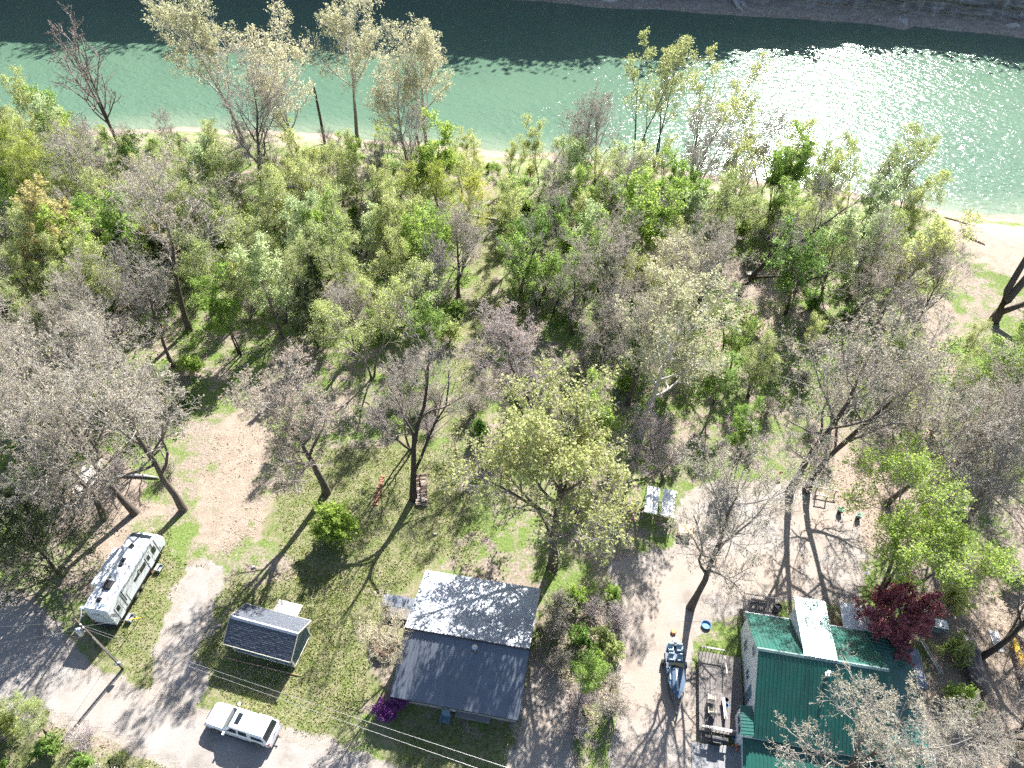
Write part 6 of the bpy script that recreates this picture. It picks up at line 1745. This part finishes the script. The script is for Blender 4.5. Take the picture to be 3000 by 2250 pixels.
# ------------------------------------------------------------------ ground cover nobody could count
def scatter_quads(name, mat_, polys, n, size, zr, seed, flat, tall, label, cat, tone_pow=1.0):
    rng = np.random.default_rng(seed)
    C = []
    for poly, share in polys:
        x0, y0 = poly.min(0) - 2; x1, y1 = poly.max(0) + 2
        m = int(n * share * 2.4)
        # clumps
        cx, cy = rng.uniform(x0, x1, max(4, m // 30)), rng.uniform(y0, y1, max(4, m // 30))
        k = rng.integers(0, len(cx), m)
        x, y = cx[k] + rng.normal(0, 0.8, m), cy[k] + rng.normal(0, 0.8, m)
        ok = (sdist(poly, x, y) + 4.0 * fbm(x / 3.5, y / 3.5, 77, 4) > 0.4) & (shore_y(x) - y > 1.0)
        ok &= np.maximum.reduce([sdist(q_, x, y) for q_ in (ROAD, DRIVE_L, DRIVE_M, DRIVE_R)]) < -0.1
        ok &= np.abs(x / (y * math.cos(PITCH) + CAM_H * math.sin(PITCH))) < 0.78
        x, y = x[ok][:int(n * share)], y[ok][:int(n * share)]
        C.append(np.stack([x, y, height(x, y) + rng.uniform(zr[0], zr[1], len(x))], -1))
    c = np.concatenate(C)
    m = len(c)
    u = rng.normal(0, 1, (m, 3)); u[:, 2] = u[:, 2] * (1 - flat) + tall * np.abs(rng.normal(0, 1, m)); u /= np.linalg.norm(u, axis=1, keepdims=True)
    w = np.cross(u, rng.normal(0, 1, (m, 3)) * [1, 1, 1] + [0, 0, 2 * flat]); w /= np.linalg.norm(w, axis=1, keepdims=True) + 1e-9
    s = size * rng.uniform(0.5, 1.5, (m, 1)) / 2
    V = np.stack([c + u * s, c + w * s * 0.6, c - u * s, c - w * s * 0.6], 1).reshape(-1, 3)
    me = np_mesh(name, V, np.arange(m * 4).reshape(-1, 4), mat=mat_, attr={'tone': np.repeat(rng.random(m) ** tone_pow, 4)})
    TRIS[0] += 2 * m
    tag(link(bpy.data.objects.new(name, me)), label, cat, kind='stuff')
LITTER = leaf_mat('dead_leaf_litter', (0.20, 0.135, 0.09), (0.40, 0.31, 0.23), (0.56, 0.47, 0.38), 0.2)
TURF = leaf_mat('turf_blades', (0.11, 0.14, 0.03), (0.24, 0.28, 0.08), (0.44, 0.42, 0.22), 0.45)
W0, W1, W2, W3, W4, W5, W6 = [w[0] for w in WOODS]
LAWN = [poly_w(z) for z in ZONES['grass']]
DIRT = [poly_w(z) for z in ZONES['dirt']]
scatter_quads('undergrowth', LEAF['green'], [(W0, 0.42), (W1, 0.25), (W4, 0.08), (W5, 0.08), (W6, 0.06), (W3, 0.11)], 90000, 0.28, (0.03, 0.55), 5, 0.4, 0.3, 'low green weeds covering the floor of the woods', 'undergrowth')
scatter_quads('spring_grass', TURF, [(LAWN[0], 0.26), (LAWN[1], 0.26), (LAWN[2], 0.1), (LAWN[3], 0.1), (LAWN[4], 0.13), (LAWN[5], 0.06), (LAWN[7], 0.09)], 60000, 0.15, (0.01, 0.07), 6, 0.2, 0.9, 'tufted patchy lawn grass around the buildings', 'grass')
scatter_quads('leaf_litter', LITTER, [(W0, 0.27), (W1, 0.18), (DIRT[0], 0.02), (DIRT[2], 0.07), (DIRT[3], 0.06), (W3, 0.08), (W5, 0.08), (W6, 0.06), (SHRUBS[2][0], 0.08)], 60000, 0.16, (0.01, 0.05), 7, 0.8, 0.0, 'brown fallen leaves scattered over the bare ground', 'leaves')
# woods on top of the bluff, beyond the frame: they ragged its shadow on the river
rng = np.random.default_rng(9)
C = []
for i in range(260):
    x = rng.uniform(-260, 200)
    yb = float(np.interp(x, bluff_base[:, 0], bluff_base[:, 1])) + rng.uniform(12, 26)
    zt = float(bluff_top(x)) + WATER
    r = rng.uniform(1.6, 3.2)
    h_ = rng.uniform(3, 9) * (1.0 if x < 70 else 0.7)
    C.append(np.array([x, yb, zt + h_ - 1]) + rng.normal(0, 1, (70, 3)) * [r, r, r * 0.8])
c = np.concatenate(C)
m = len(c)
u = rng.normal(0, 1, (m, 3)); u /= np.linalg.norm(u, axis=1, keepdims=True)
w = np.cross(u, rng.normal(0, 1, (m, 3))); w /= np.linalg.norm(w, axis=1, keepdims=True)
s = rng.uniform(0.4, 1.0, (m, 1))
V = np.stack([c + u * s, c + w * s * 0.6, c - u * s, c - w * s * 0.6], 1).reshape(-1, 3)
me = np_mesh('bluff_top_woods', V, np.arange(m * 4).reshape(-1, 4), mat=LEAF['olive'], attr={'tone': np.repeat(rng.random(m), 4)})
tag(link(bpy.data.objects.new('bluff_top_woods', me)), 'far woods growing along the top of the bluff', 'woods', kind='stuff')
